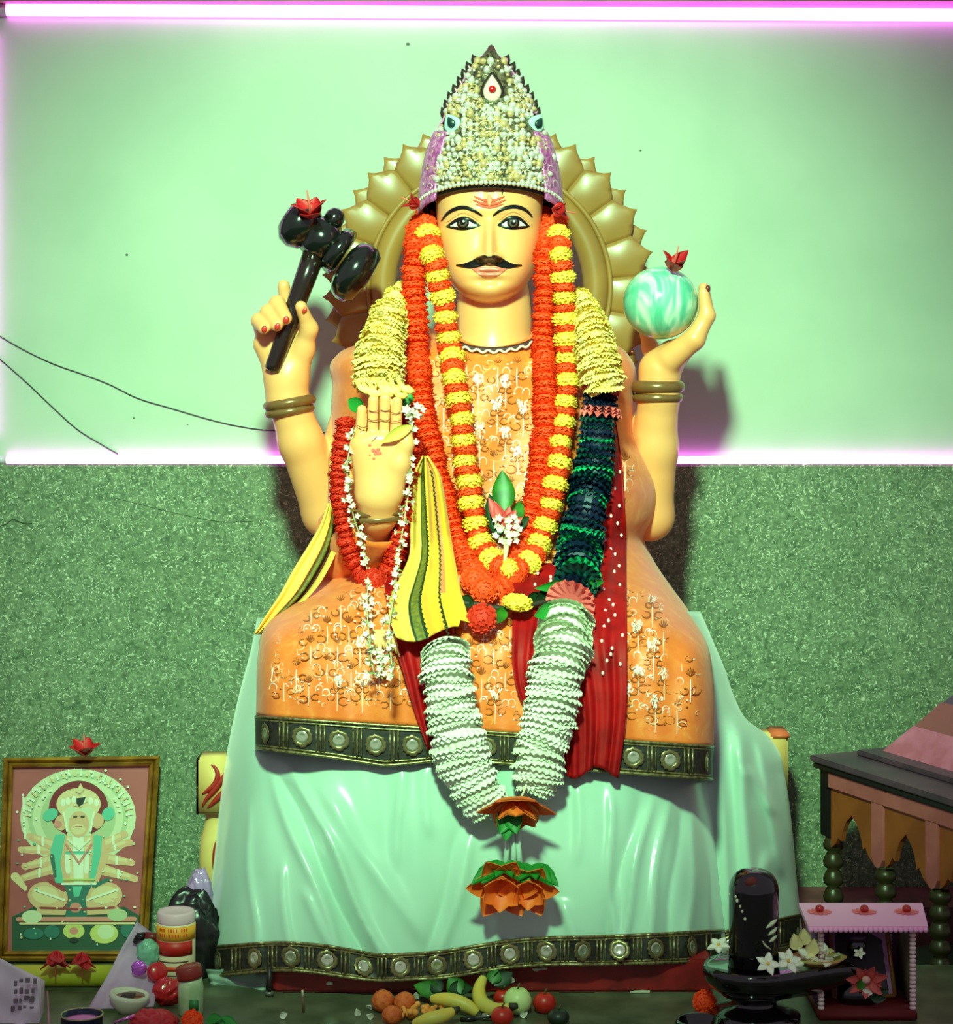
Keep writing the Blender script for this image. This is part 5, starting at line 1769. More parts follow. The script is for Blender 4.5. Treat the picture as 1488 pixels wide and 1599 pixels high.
for (a, b, c, d) in ((330, 560, 130, 560), (340, 610, 150, 660), (350, 660, 120, 735), (600, 560, 770, 520), (610, 610, 780, 640), (610, 680, 800, 735), (330, 540, 180, 480), (610, 540, 740, 470)):
    p_cap(a, b, c, d, 34, 19, 4); p_cap(a, b - 8, c, d - 6, 16, 7, 3); p_ell(c, d, 25, 20, 4, .4); p_cap((a + c) / 2, (b + d) / 2 - 22, (a + c) / 2, (b + d) / 2 + 22, 7, 7, 7)
p_cap(90, 720, 150, 790, 26, 14, 3); p_cap(140, 250, 150, 490, 7, 7, 7)
p_poly([(330, 470), (610, 470), (650, 600), (580, 770), (370, 770), (300, 600)], 4)
p_poly([(330, 470), (390, 470), (360, 640), (380, 760), (330, 760), (300, 560)], 5); p_poly([(560, 470), (610, 480), (600, 600), (560, 760), (530, 740), (550, 600)], 5)
p_poly([(400, 480), (545, 480), (520, 780), (420, 780)], 3); p_poly([(430, 480), (500, 480), (495, 760), (440, 760)], 7)
p_cap(400, 600, 405, 690, 14, 14, 7); p_cap(520, 600, 515, 690, 14, 14, 7); p_cap(400, 580, 530, 580, 10, 10, 5); p_cap(310, 600, 330, 720, 14, 8, 6)
p_ell(468, 290, 132, 96, 3); p_poly([(400, 260), (440, 240), (480, 165), (520, 240), (560, 260), (540, 330), (410, 330)], 3)
for x in (375, 405, 440, 500, 540, 575):
    p_ell(x, 255 + abs(x - 470) * .25, 14, 22, 7)
p_ell(300, 352, 48, 34, 5, -.5); p_ell(645, 350, 36, 42, 5, .6); p_ell(365, 400, 38, 46, 4); p_ell(580, 390, 38, 46, 4); p_ell(345, 410, 24, 22, 8)
p_poly([(390, 330), (410, 300), (470, 320), (540, 300), (560, 330), (540, 480), (400, 480)], 0); p_ell(470, 410, 62, 78, 4); p_ell(466, 440, 44, 32, 3)
p_cap(440, 365, 455, 365, 6, 6, 12); p_cap(485, 365, 500, 365, 6, 6, 12); p_cap(450, 425, 488, 425, 3, 3, 11); p_poly([(455, 255), (512, 248), (495, 290), (470, 305), (455, 285)], 12)
p_ell(285, 840, 120, 88, 4, .15); p_ell(610, 840, 120, 88, 4, -.15); p_ell(270, 830, 80, 52, 3, .15); p_ell(620, 830, 80, 52, 3, -.15)
p_cap(240, 925, 470, 930, 22, 22, 4); p_cap(480, 930, 690, 920, 22, 22, 4)
p_poly([(380, 770), (550, 770), (510, 850), (520, 965), (385, 965), (410, 850)], 6); p_poly([(430, 780), (490, 780), (470, 840), (440, 840)], 5); p_ell(450, 905, 34, 30, 8); p_cap(300, 750, 380, 800, 12, 12, 11); p_cap(560, 780, 640, 740, 12, 12, 6)
p_cap(110, 975, 800, 975, 14, 14, 8); p_ell(190, 960, 60, 40, 0); p_ell(700, 950, 60, 36, 1)
p_ell(440, 1045, 64, 48, 10); p_ell(440, 1045, 26, 22, 8); p_ell(620, 1060, 84, 60, 10); p_ell(630, 1050, 50, 44, 0); p_ell(310, 1050, 46, 40, 6); p_ell(200, 1060, 60, 34, 6); p_ell(760, 1040, 40, 44, 6); p_ell(440, 1098, 28, 16, 12)
rq = random.Random(4)
for i in range(26):       # necklaces, hems and halo flames
    a = math.pi * (1.02 + .96 * i / 25)
    p_poly([(465 + 285 * math.cos(a - .03), 372 + 250 * math.sin(a - .03)), (465 + 335 * math.cos(a), 372 + 300 * math.sin(a)), (465 + 285 * math.cos(a + .03), 372 + 250 * math.sin(a + .03))], 7 if i % 2 else 3)
for x0, y0, x1, y1, i in ((405, 500, 470, 560, 7), (535, 500, 470, 560, 7), (395, 530, 470, 640, 8), (545, 530, 470, 640, 8), (380, 740, 560, 740, 10), (370, 765, 570, 765, 7),
                          (210, 800, 380, 860, 7), (520, 860, 700, 800, 7), (240, 905, 460, 915, 11), (490, 915, 680, 905, 11), (120, 1000, 800, 1000, 3), (380, 340, 400, 450, 7), (560, 340, 540, 450, 7)):
    p_cap(x0, y0, x1, y1, 6, 6, i)
for i in range(46):
    a = rq.uniform(math.pi * .95, math.pi * 2.05); R_ = rq.choice((250, 285, 325, 365))
    p_ell(465 + R_ * math.cos(a), 372 + R_ * .86 * math.sin(a), 8, 8, 7, n=8)
for i in range(60):
    p_ell(rq.uniform(90, 830), rq.uniform(480, 1130), rq.uniform(4, 9), rq.uniform(3, 8), rq.choice((7, 0, 5, 3)), n=7)
pp = pr_.build('print', PR, frame, smooth=False)
pp['label'] = 'print of a many-armed seated figure with a pale halo on dusty red'
pp['kind'] = 'stuff'

hb = hibiscus(P(133, 1181, .228), .038, 'red hibiscus flower on the top edge of the gold picture frame', 11, (0, -.3, 1), 5, .62)
hibiscus(P(88, 1484, -.474), .033, 'left of two red flower heads on the yellow roll below the picture', 12, (0, -.25, -1), 6, .5)
hibiscus(P(128, 1487, -.474), .031, 'right of two red flower heads on the yellow roll below the picture', 13, (.05, -.25, -1), 6, .5)
# yellow roll on the slab
V, F = tube_vf([P(-60, 1531, -.455), P(60, 1531, -.455), P(205, 1531, -.455)], .0145, 20)
V = np.array(V); V[:, 2] += .0145 - P(0, 1531, -.455).z
roll = mk('yellow_roll', V, F, mat('yellow_green_cloth', (206, 200, 52), 0.55, rgb2=(186, 184, 44), scale=20))
tag(roll, 'yellow cloth roll lying on the slab in front of the picture', 'cloth roll')

# ------------------------------------------------------------------ clutter at the left
def sheet(name, pts, m, label, cat_, n=18, amp=.003, seed=0, solid=.0012):
    """pts: 4 corners (px, py, y): top-left, top-right, bottom-right, bottom-left"""
    rs = random.Random(seed); ph = [rs.uniform(0, 6.28) for _ in range(4)]
    A, B, C, E = [P(*p) for p in pts]
    V = []
    for i in range(n):
        for j in range(n):
            s, t = j / (n - 1), i / (n - 1)
            p = (A * (1 - s) + B * s) * (1 - t) + (E * (1 - s) + C * s) * t
            f = amp * (math.sin(s * 9 + t * 4 + ph[0]) + .6 * math.sin(t * 13 - s * 5 + ph[1]) + .4 * math.sin(s * 21 + ph[2]))
            V.append(p + Vector((0, -f, f * .5)))
    o = mk(name, V, grid_faces(n, n), m, None, solid=solid)
    if label: tag(o, label, cat_)
    return o
M_LAV = mat('lavender_paper', (196, 178, 194), 0.6, rgb2=(180, 160, 182), scale=14)
bag = thing('paper_bag', P(25, 1600, -.60), 'crumpled pale printed paper bag at the bottom left corner', 'bag')
o = sheet('bag_front', [(-40, 1478, -.585), (64, 1528, -.60), (60, 1612, -.625), (-40, 1612, -.625)], mat('pale_print_paper', (222, 212, 222), 0.6), None, None, 18, .003, 5)
def adopt(o, parent, nm=None):
    o.parent = parent; o.location = o.location - wloc(parent)
adopt(o, bag)
o = sheet('bag_side', [(64, 1528, -.60), (70, 1532, -.56), (66, 1608, -.58), (60, 1612, -.625)], MATS['pale_print_paper'], None, None, 8, .002, 6)
adopt(o, bag)
ink = MB()
for i in range(16):
    x = 12 + (i % 4) * 9 + rq.uniform(-2, 2) + (7 - i // 4) * 1.5; y = 1532 + (i // 4) * 14 + (i % 4) * -1 + rq.uniform(-2, 2)
    ink.add(*box_vf(P(x, y, -.6185), P(x + rq.uniform(4, 8), y + rq.uniform(3, 7), -.614)))
ink.build('printed_mark', mat('faded_ink', (128, 116, 124), 0.7), bag, smooth=False)
sh = sheet('lavender_sheet', [(214, 1440, -.40), (262, 1474, -.42), (240, 1572, -.575), (136, 1578, -.58)], M_LAV, 'lavender paper sheet sloping down beside the powder canister', 'paper', 20, .003, 3)

# powder canister
can = thing('powder_canister', P(275, 1540, -.455), 'cream and yellow powder canister with a red label band', 'canister')
yc_ = -.455; kc = K(yc_); cx_ = P(275, 1500, yc_).x
def zc(py): return P(0, py, yc_).z
M_CRM = mat('cream_plastic', (236, 222, 178), 0.4); M_LID = mat('pinkish_lid', (226, 200, 196), 0.45)
V, F = lathe([(.0245, 0.0), (.0262, .004), (.0262, zc(1440)), (.0240, zc(1437))], 32); mk('body', np.array(V) + np.array((cx_, yc_, 0)), F, M_CRM, can)
V, F = lathe([(.0252, zc(1440)), (.0256, zc(1436)), (.0256, zc(1424)), (.0236, zc(1421)), (.019, zc(1422.5)), (.001, zc(1422.5))], 32); mk('lid', np.array(V) + np.array((cx_, yc_, 0)), F, M_LID, can)
def band(name, y0, y1, m, parent, cx, y, z, r, a0=0, a1=6.2832, r2=None):
    n = 40
    V = []
    for zz, rr_ in ((z(y1), r - .001), (z(y1), r), (z(y0), r), (z(y0), r - .001)):
        for k in range(n):
            a = a0 + (a1 - a0) * k / (n - 1)
            V.append((cx + rr_ * math.sin(a), y - rr_ * math.cos(a), zz))
    return mk(name, V, grid_faces(4, n), m, parent)
band('yellow_band', 1441, 1463, mat('label_yellow', (244, 190, 44), 0.45), can, cx_, yc_, zc, .0266)
rb = band('red_band', 1464, 1486, mat('label_red', (190, 34, 18), 0.45), can, cx_, yc_, zc, .0266, -1.3, 1.1)
band('label_line', 1494, 1496, mat('label_brown', (90, 60, 40), 0.5), can, cx_, yc_, zc, .0266, -.9, .8)
band('label_stripe', 1502, 1509, mat('label_orange', (228, 84, 36), 0.45), can, cx_, yc_, zc, .0266, -1.0, .9)
band('label_line', 1515, 1517, MATS['label_brown'], can, cx_, yc_, zc, .0266, -.7, .6)
tx = MB()
for r_, (yy, n) in enumerate(((1446, 12), (1454, 11))):
    for k in range(n):
        a = -.85 + 1.6 * (k + .5) / n
        if k in (3, 8): continue
        c = Vector((cx_ + .0268 * math.sin(a), yc_ - .0268 * math.cos(a), zc(yy)))
        V, F = box_vf((-.0008, -.0003, -.0021), (.0008, .0003, .0021))
        tx.add(xf(V, Matrix.Translation(c) @ Matrix.Rotation(a, 4, 'Z')), F)
tx.build('label_print', MATS['label_orange'], can, smooth=False)

# small jar with brown lid
jar = thing('small_jar', P(297, 1583, -.585), 'small cloudy jar with a tilted red brown lid before the canister', 'jar')
jy = -.585; jx = P(298, 0, jy).x
V, F = lathe([(.0135, 0), (.0162, .003), (.0165, .036), (.0150, .044), (.0140, .048)], 28); mk('body', np.array(V) + np.array((jx, jy, 0)), F, mat('cloudy_plastic', (196, 212, 172), 0.3, rgb2=(160, 190, 140), scale=40), jar)
V, F = lathe([(.0163, -.001), (.0170, .002), (.0170, .013), (.0155, .015), (.001, .0155)], 28)
mk('lid', xf(V, Matrix.Translation((jx - .001, jy, .049)) @ Matrix.Rotation(-.18, 4, 'Y')), F, mat('red_brown_lid', (140, 44, 30), 0.35), jar)
mk('green_label', *box_vf((jx - .0, jy - .0172, .010), (jx + .012, jy - .0145, .024), .0006), mat('label_green', (46, 120, 62), 0.5), jar)

# reds, cup, foil
M_RBALL = mat('glossy_red', (196, 22, 22), 0.3, coat=.4)
def bump_ball(name, px, py, y, r, m, label, cat_, sq=1.0, group=None, rest=None):
    c = P(px, py, y)
    if rest is not None: c.z = rest + r * sq
    V, F = sphere_vf((0, 0, 0), (r, r, r * sq), 24, 16)
    V = np.array(V); a = np.arctan2(V[:, 1], V[:, 0])
    V = V * (1 + .03 * np.sin(5 * a) * (1 - np.abs(V[:, 2:3].ravel()) / (r * sq)))[:, None]
    return tag(mk(name, V + np.array(c), F, m), label, cat_, group)
def cap_thing(px, py, y, r, h, rot, label, m):
    t = thing('bottle_cap', P(px, py, y), label, 'cap', 'red plastic caps')
    V, F = lathe([(r * .93, -h / 2), (r, -h * .4), (r, h * .35), (r * .9, h / 2), (.0005, h / 2)], 28)
    M = Matrix.Translation(P(px, py, y)) @ rot
    mk('cap_shell', xf(V, M), F, m, t)
    V, F = lathe([(r * 1.02, -h * .42), (r * 1.05, -h * .36), (r * 1.05, -h * .22), (r * 1.02, -h * .16)], 28)
    mk('cap_ring', xf(V, M), F, m, t)
    return t
cap_thing(246, 1518, -.52, .0125, .014, Matrix.Rotation(1.1, 4, 'X') @ Matrix.Rotation(.5, 4, 'Y'), 'upper red cap leaning against the canister', M_RBALL)


cup = thing('oil_lamp', P(199, 1570, -.575), 'small white bowl lamp with brown oil in front of the lavender sheet', 'lamp')
cxx = P(199, 0, -.575).x
V, F = lathe([(.012, 0), (.018, .006), (.0265, .020), (.0255, .026), (.0225, .0255), (.017, .014), (.001, .010)], 26); mk('bowl', xf(V, Matrix.Translation((cxx, -.575, .0)) @ Matrix.Rotation(.12, 4, 'Y')), F, mat('white_glaze', (222, 222, 196), 0.3), cup)
V, F = lathe([(.0225, 0), (.0225, .001), (.001, .001)], 24); mk('oil', np.array(V) + np.array((cxx, -.575, .0205)), F, mat('brown_oil', (130, 60, 36), 0.2), cup)
mk('wick_square', *box_vf((cxx - .008, -.586, .021), (cxx + .010, -.566, .0235), .001), mat('dark_wick', (52, 34, 22), 0.6), cup)
tin = thing('round_tin', P(128, 1600, -.70), 'round dark blue tin of pink powder at the bottom left', 'tin')
tx_ = P(128, 0, -.70).x
V, F = lathe([(.0255, 0), (.0262, .002), (.0262, .033), (.0270, .0345), (.0262, .0355), (.0242, .0350), (.0242, .020), (.001, .020)], 32); mk('body', np.array(V) + np.array((tx_, -.70, 0)), F, mat('navy_tin', (34, 40, 72), 0.3, 0.4), tin)
V, F = tube_vf([(tx_ + .0258 * math.cos(a), -.70 + .0258 * math.sin(a), .0348) for a in np.linspace(0, 6.2832, 40, endpoint=False)], .0014, 8, closed=True); mk('rim', V, F, mat('tin_rim', (176, 166, 130), 0.25, 0.7), tin)
V, F = lathe([(.0240, .020), (.0240, .028), (.015, .0295), (.001, .030)], 28); mk('powder', np.array(V) + np.array((tx_, -.70, 0)), F, mat('pink_powder', (238, 168, 214), 0.9), tin)
st = P(72, 1554, -.60)
tag(mk('incense_stick', *tube_vf([P(74, 1548, -.56), P(77, 1606, -.66)], .0011, 6), mat('pink_stick', (206, 150, 160), 0.6)), 'thin pink stick leaning beside the paper bag', 'stick')
tag(mk('foil_strip', *tube_vf([P(178, 1597, -.64), P(205, 1588, -.64), P(236, 1576, -.60)], [.002, .0024, .0016], 6), mat('pink_foil', (226, 150, 206), 0.2, 0.6)), 'thin shiny pink strip lying in front of the white bowl lamp', 'strip')
# purple plastic wrap beside the throne post and dark bundle behind the canister
def crumple(name, c, r, m, seed, label, cat_, sq=(1, 1, 1)):
    rs = np.random.default_rng(seed)
    V, F = sphere_vf((0, 0, 0), 1.0, 44, 30)
    V = np.array(V)
    d = np.zeros(len(V))
    for k in range(9):
        w_ = rs.normal(size=3) * (2.6 + k * .5)
        d += .075 * np.abs(np.sin(V @ w_ + rs.uniform(0, 6)))
    V = V * (0.75 + d)[:, None] * np.array(sq) * r + np.array(c)
    return tag(mk(name, V, F, m, None, smooth=True), label, cat_)
crumple('red_pouch', P(262, 1548, -.54), .0175, M_RBALL, 21, 'shiny red pouch below the powder canister', 'pouch', (1, .9, .85))
crumple('red_bundle', P(240, 1598, -.635), .026, mat('deep_red_cloth', (196, 30, 40), 0.5), 22, 'red cloth bundle at the bottom edge left of the jar', 'bundle', (1, .9, .55))
crumple('plastic_wrap', P(312, 1402, -.30), .030, mat('purple_plastic', (176, 150, 190), 0.15, coat=.5), 2, 'crumpled purple plastic wrap beside the yellow throne post', 'wrap', (.55, .5, 1.15))
db = crumple('black_bag', P(296, 1475, -.40), .040, mat('black_plastic', (24, 20, 24), 0.3), 3, 'crumpled black bag behind the powder canister', 'bag', (.95, .6, 1.6))
crumple('teal_bag', P(232, 1488, -.47), .013, mat('teal_plastic', (120, 178, 150), 0.3), 4, 'small crumpled teal bag left of the canister', 'bag', (1, .8, 1.2))
sp = thing('spectacles_case', P(232, 1470, -.44), 'small dark red and black case sticking out left of the canister', 'case')
mk('case_end', *tube_vf([P(210, 1472, -.445), P(217, 1463, -.445), P(226, 1462, -.445)], [.004, .006, .006], 10), M_BLACK, sp)
mk('case_body', *tube_vf([P(226, 1462, -.445), P(252, 1465, -.44)], [.0062, .0066], 10), mat('dark_red_case', (110, 26, 24), 0.4), sp)
crumple('purple_foil', P(217, 1512, -.52), .008, mat('purple_foil_m', (206, 120, 226), 0.15, 0.6), 8, 'scrap of shiny purple foil on the lavender sheet', 'foil', (1.1, .5, 1))
loose('o', 300, 1594, 0, .014, .011, 'small orange flower head at the bottom edge below the jar', (0, -1, .4), -.64)
for (x0, y0, x1, y1, w_) in ((322, 1594, 345, 1588, 'upper green leaf beside the small orange flower at the bottom edge'), (330, 1600, 352, 1598, 'lowest green leaf right of the small orange flower'),
                             (340, 1592, 372, 1600, 'green leaf furthest right of the small orange flower')):
    lf = place_leaf('leaf', P(x0, y0, -.63), P(x1, y1, -.64), .009, M_PLEAF, None, face=(0, -.6, .8))
    tag(lf, w_, 'leaf', 'leaves right of the jar')
# grey cloth corner under the skirt hem and the dark peg beside it
sheet('under_cloth', [(322, 1515, -.44), (420, 1508, -.46), (412, 1566, -.475), (330, 1540, -.44)], mat('grey_mint_cloth', (150, 172, 160), 0.5), 'grey mint cloth corner showing under the left end of the skirt hem', 'cloth', 16, .003, 9)
peg = thing('dark_peg', P(421, 1550, -.50), 'short dark wooden peg under the skirt hem beside the red plinth', 'peg')
px_ = P(421, 0, -.50).x
mk('shaft', *box_vf((px_ - .004, -.505, .0), (px_ + .004, -.497, .04), .0015), mat('dark_wood', (40, 30, 26), 0.5), peg)
mk('foot', *box_vf((px_ - .0055, -.5065, .0), (px_ + .0055, -.4955, .008), .0015), mat('grey_metal_foot', (120, 120, 112), 0.4, 0.5), peg)
# ------------------------------------------------------------------ black stone lingam on its stand
M_STONE = mat('polished_black_stone', (10, 9, 11), 0.08, coat=.6)
ly = -.60; kl = K(ly)
lx = P(1177, 0, ly).x
def zl_(py): return P(0, py, ly).z
ling = thing('stone_lingam', (lx, ly, 0), 'polished black stone lingam on a round spouted base with ash marks', 'lingam')
r0 = 39 * kl
prof = [(r0 * 1.02, zl_(1512)), (r0, zl_(1480)), (r0, zl_(1390))]
for a in np.linspace(.15, 1.5, 10):
    prof.append((r0 * (math.cos(a) ** .75), zl_(1390) + 34 * kl * math.sin(a)))
prof.append((.0005, zl_(1355)))
V, F = lathe(prof, 40); mk('shaft', np.array(V) + np.array((lx, ly, 0)), F, M_STONE, ling)
# base disc with spout to the right
def yoni():
    V = []; n = 56
    secs = [(.62, 1552), (.90, 1536), (1.0, 1522), (1.0, 1510), (.95, 1504), (.88, 1508), (.40, 1509)]
    for sc, py in secs:
        for k in range(n):
            a = 2 * math.pi * k / n
            rx = .066 * sc; ry = .060 * sc
            x = rx * math.cos(a); y = ry * math.sin(a)
            sp_ = max(0, math.cos(a)) ** 6
            x += .068 * sp_ * sc
            y *= 1 - .45 * sp_
            V.append((lx + x, ly + y, zl_(py)))
    F = grid_faces(len(secs), n, True)
    F.append(tuple(reversed(range(n)))); F.append(tuple(range((len(secs) - 1) * n, len(secs) * n)))
    return V, F
mk('spouted_base', *yoni(), M_STONE, ling)
V, F = lathe([(.060, 0), (.060, .006), (.046, .012), (.030, .018), (.028, .026), (.034, .034), (.042, zl_(1552)), (.042, zl_(1545))], 36); mk('stand', np.array(V) + np.array((lx, ly, 0)), F, M_STONE, ling)
M_ASH = mat('white_ash', (206, 206, 180), 0.9)
def on_shaft(px, py, off=.0004):
    dx = P(px, 0, ly - .02).x - lx
    dx = max(-r0 * .999, min(r0 * .999, dx))
    return Vector((lx + dx, ly - math.sqrt(r0 * r0 - dx * dx) - off, zl_(py)))
for pts, w_ in (([(1195, 1440), (1204, 1434), (1214, 1430)], .0030), ([(1198, 1451), (1206, 1447), (1214, 1443)], .0028), ([(1200, 1462), (1207, 1458), (1214, 1455)], .0026), ([(1189, 1459), (1193, 1466), (1203, 1474)], .0016)):
    q = spline(pts, 10)
    mk('ash_mark', *tube_vf([on_shaft(a, b) for a, b in q], [w_ * math.sin(math.pi * (i + .7) / 10.4) for i in range(10)], 6), M_ASH, ling)
for (x, y, r) in ((1149, 1394, .0018), (1151, 1400, .0022), (1155, 1408, .0016), (1158, 1415, .0016), (1162, 1426, .0018), (1141, 1396, .0014)):
    mk('ash_dot', *sphere_vf(on_shaft(x, y), (r, r * .5, r * 1.3), 8, 5), M_ASH, ling)
tag(mk('kumkum_mark', *sphere_vf(Vector((lx - .006, ly - .0245, zl_(1371))), (.009, .005, .007), 14, 8), mat('dark_kumkum', (92, 16, 20), 0.8), ling), 'dark red powder mark near the top')

# white plumeria blossoms
M_PLU = mat('plumeria_white', (244, 246, 226), 0.55); M_PLUY = mat('plumeria_yellow', (244, 214, 90), 0.6)
def plumeria(c, s, label, seed, axis=(0, -.8, .6), group='white blossoms on the lingam base'):
    rp = random.Random(seed)
    t = thing('white_blossom', c, label, 'flower', group)
    a, b, ax_ = frame_at(axis)
    for k in range(5):
        th = 2 * math.pi * k / 5 + rp.uniform(-.2, .2)
        d = a * math.cos(th) + b * math.sin(th)
        place_leaf('petal', Vector(c), Vector(c) + (d * .95 + ax_ * .15) * s, s * .30, M_PLU, t, face=ax_, bend=.12, cup=.2)
    mk('eye', *sphere_vf(Vector(c) + ax_ * s * .06, s * .14, 10, 6), M_PLUY, t)
plumeria(P(1199, 1505, -.672), .0165, 'white blossom at the foot of the lingam, left of the pair', 1)
plumeria(P(1231, 1501, -.668), .0175, 'white blossom at the foot of the lingam, right of the pair', 2)
plumeria(P(1122, 1476, -.625), .0165, 'white blossom on the left rim of the lingam base', 3, (-.2, -.4, .9))
# leaf tray of blossoms on the spout
tray = thing('offering_tray', P(1280, 1503, -.60), 'small pale leaf tray heaped with white petals on the lingam spout', 'tray')
V, F = lathe([(.020, 0), (.031, .010), (.0325, .0105), (.021, .0015), (.001, .001)], 24)
trx = P(1278, 0, -.60).x
mk('leaf_cup', xf(V, Matrix.Translation((trx, -.60, zl_(1506))) @ Matrix.Diagonal((1.15, .8, 1, 1))), F, mat('yellow_green_leafcup', (206, 206, 116), 0.5, rgb2=(226, 190, 110), scale=30), tray)
for i in range(16):
    c = Vector((trx + rg.uniform(-.028, .026), -.60 + rg.uniform(-.018, .012), zl_(1500) + rg.uniform(0, .012)))
    d = Vector((rg.uniform(-1, 1), rg.uniform(-1, .3), rg.uniform(-.1, .7))).normalized()
    place_leaf('petal', c, c + d * rg.uniform(.014, .022), .0062, M_PLU if i % 4 else mat('cream_petal', (240, 232, 160), 0.55), tray, face=(0, -.5, .9))
for i, (x, y) in enumerate(((1246, 1470), (1256, 1462), (1266, 1478))):
    c = P(x, y + 14, -.61)
    place_leaf('petal', c, P(x - 6 + i * 6, y - 10, -.615), .009, MATS['cream_petal'], tray)
og = loose('o', 1100, 1564, 0, .0155, .013, 'orange marigold on the slab at the left of the lingam stand', (.2, -1, .3), -.575)
stk = thing('round_pot', P(1085, 1605, -.66), 'dark round pot rim at the bottom edge left of the lingam stand', 'pot')
V, F = lathe([(.020, 0), (.030, .008), (.031, .016), (.028, .020), (.026, .019), (.024, .008), (.001, .006)], 28); mk('bowl', np.array(V) + np.array((P(1092, 0, -.67).x, -.67, 0)), F, M_STONE, stk)

# ------------------------------------------------------------------ miniature shrine
sy = -.60; ks = K(sy)
def zs(py): return P(0, py, sy).z
def xs_(px): return P(px, 0, sy).x
shr = thing('mini_shrine', (xs_(1352), sy + .06, 0), 'miniature shrine with a pinkish roof, beaded columns and red base', 'shrine')
M_SHP = mat('pale_pink_paint', (255, 206, 226), 0.5); M_SHR = mat('maroon_velvet', (104, 10, 14), 0.7); M_SHD = mat('dark_purple_inside', (40, 18, 34), 0.7); M_SHL = mat('mauve_board', (150, 110, 146), 0.6)
mk('base', *box_vf((xs_(1276), sy - .012, 0), (xs_(1430), sy + .125, zs(1576)), .002), M_SHR, shr)
mk('back_panel', *box_vf((xs_(1281), sy + .115, zs(1577)), (xs_(1428), sy + .12, zs(1448)), .001), M_SHL, shr)
mk('side_panel', *box_vf((xs_(1279), sy + .02, zs(1577)), (xs_(1282), sy + .12, zs(1452)), .0006), M_SHL, shr)
mk('side_panel', *box_vf((xs_(1426), sy + .02, zs(1577)), (xs_(1429), sy + .12, zs(1452)), .0006), mat('olive_board', (126, 122, 92), 0.6), shr)
# sloping roof slab
A = [P(1262, 1446, sy - .018), P(1449, 1446, sy - .018), P(1440, 1410, sy + .10), P(1247, 1410, sy + .10)]
V = [tuple(a) for a in A] + [tuple(a - Vector((0, 0, .006))) for a in A]
rf = mk('roof', V, [(0, 1, 2, 3), (7, 6, 5, 4), (0, 4, 5, 1), (1, 5, 6, 2), (2, 6, 7, 3), (3, 7, 4, 0)], M_SHP, shr, smooth=False)
SCAL = mesh_data('roof_bead', *sphere_vf((0, 0, 0), (.0034, .0030, .0034), 10, 7), M_SHP)
for i in range(24):
    inst('roof_bead', SCAL, Matrix.Translation(A[0].lerp(A[1], (i + .5) / 24) + Vector((0, -.001, -.005))), rf)
nrm = (A[1] - A[0]).cross(A[3] - A[0]).normalized()
for (fx, fy) in ((1282, 1421), (1351, 1422), (1416, 1422)):
    s = (fx - 1256) / 188.0
    c = A[0].lerp(A[1], s).lerp(A[3].lerp(A[2], s), .58) + nrm * .001
    fl = MB()
    a, b, t = frame_at(nrm)
    for k in range(12):
        th = 2 * math.pi * k / 12
        d = a * math.cos(th) + b * math.sin(th)
        V, F = leaf_vf(.0165, .0040, -.05, 5, 0, .2)
        z = t; y = z.cross(d)
        fl.add(xf(V, Matrix(((d.x, y.x, z.x, c.x), (d.y, y.y, z.y, c.y), (d.z, y.z, z.z, c.z), (0, 0, 0, 1)))), F)
    ro = fl.build('roof_rosette', mat('coral_rosette', (238, 140, 128), 0.5), rf)
    V, F = sphere_vf(c + nrm * .004, (.0058, .0058, .0052), 12, 8)
    mk('red_stud', V, F, mat('red_stud_m', (176, 24, 24), 0.3, coat=.4), rf)
# beaded columns
BEAD = mesh_data('column_bead', *sphere_vf((0, 0, 0), (.0046, .0046, .0031), 12, 7), mat('pearl_bead', (240, 222, 214), 0.25, coat=.4))
for px, yo in ((1282, 0.0), (1425, 0.0), (1296, .105), (1412, .105)):
    col = mk('column', *tube_vf([(xs_(px), sy + yo, zs(1577)), (xs_(px), sy + yo, zs(1448) + (.004 if yo == 0 else .001))], .0026, 8), mat('column_gold', (150, 118, 62), 0.4, .4), shr)
    for i in range(19):
        z = zs(1577) + (zs(1450) - zs(1577)) * (i + .5) / 19
        inst('column_bead', BEAD, Matrix.Translation((xs_(px), sy + yo, z)), col)
# arch opening
mk('arch_lintel', *box_vf((xs_(1281), sy + .0, zs(1452)), (xs_(1428), sy + .02, zs(1447)), .001), M_SHR, shr)
# framed picture, dark deity figure and flowers inside
pf = thing('small_picture', (xs_(1355), sy + .05, zs(1576)), 'small gold framed picture propped inside the miniature shrine', 'picture')
M_GF = mat('thin_gold_frame', (176, 140, 66), 0.3, .4)
def lean(px, py):
    t = (1576 - py) / 115.0
    return Vector((xs_(px), sy + .045 + .035 * t, zs(py)))
cs = [lean(1310, 1461), lean(1400, 1458), lean(1408, 1571), lean(1311, 1574)]
for a, b in zip(cs, cs[1:] + cs[:1]):
    mk('frame_bar', *tube_vf([a, b], .0030, 6), M_GF, pf)
mk('picture_sheet', [tuple(c) for c in cs] + [tuple(c + Vector((0, .002, 0))) for c in cs], [(3, 2, 1, 0), (4, 5, 6, 7), (0, 1, 5, 4), (1, 2, 6, 5), (2, 3, 7, 6), (3, 0, 4, 7)], mat('mauve_print', (176, 136, 168), 0.4), pf, smooth=False)
mk('dark_arch_print', [tuple(lean(x, y) + Vector((0, -.0012, 0))) for x, y in [(1316, 1568), (1318, 1478), (1328, 1464), (1345, 1458), (1362, 1466), (1370, 1478), (1392, 1490), (1398, 1568)]], [tuple(range(7, -1, -1))], mat('dark_print', (26, 12, 26), 0.5), pf, smooth=False)
fig = thing('dark_idol', (xs_(1345), sy + .03, zs(1576)), 'tiny dark idol bust inside the miniature shrine', 'idol')
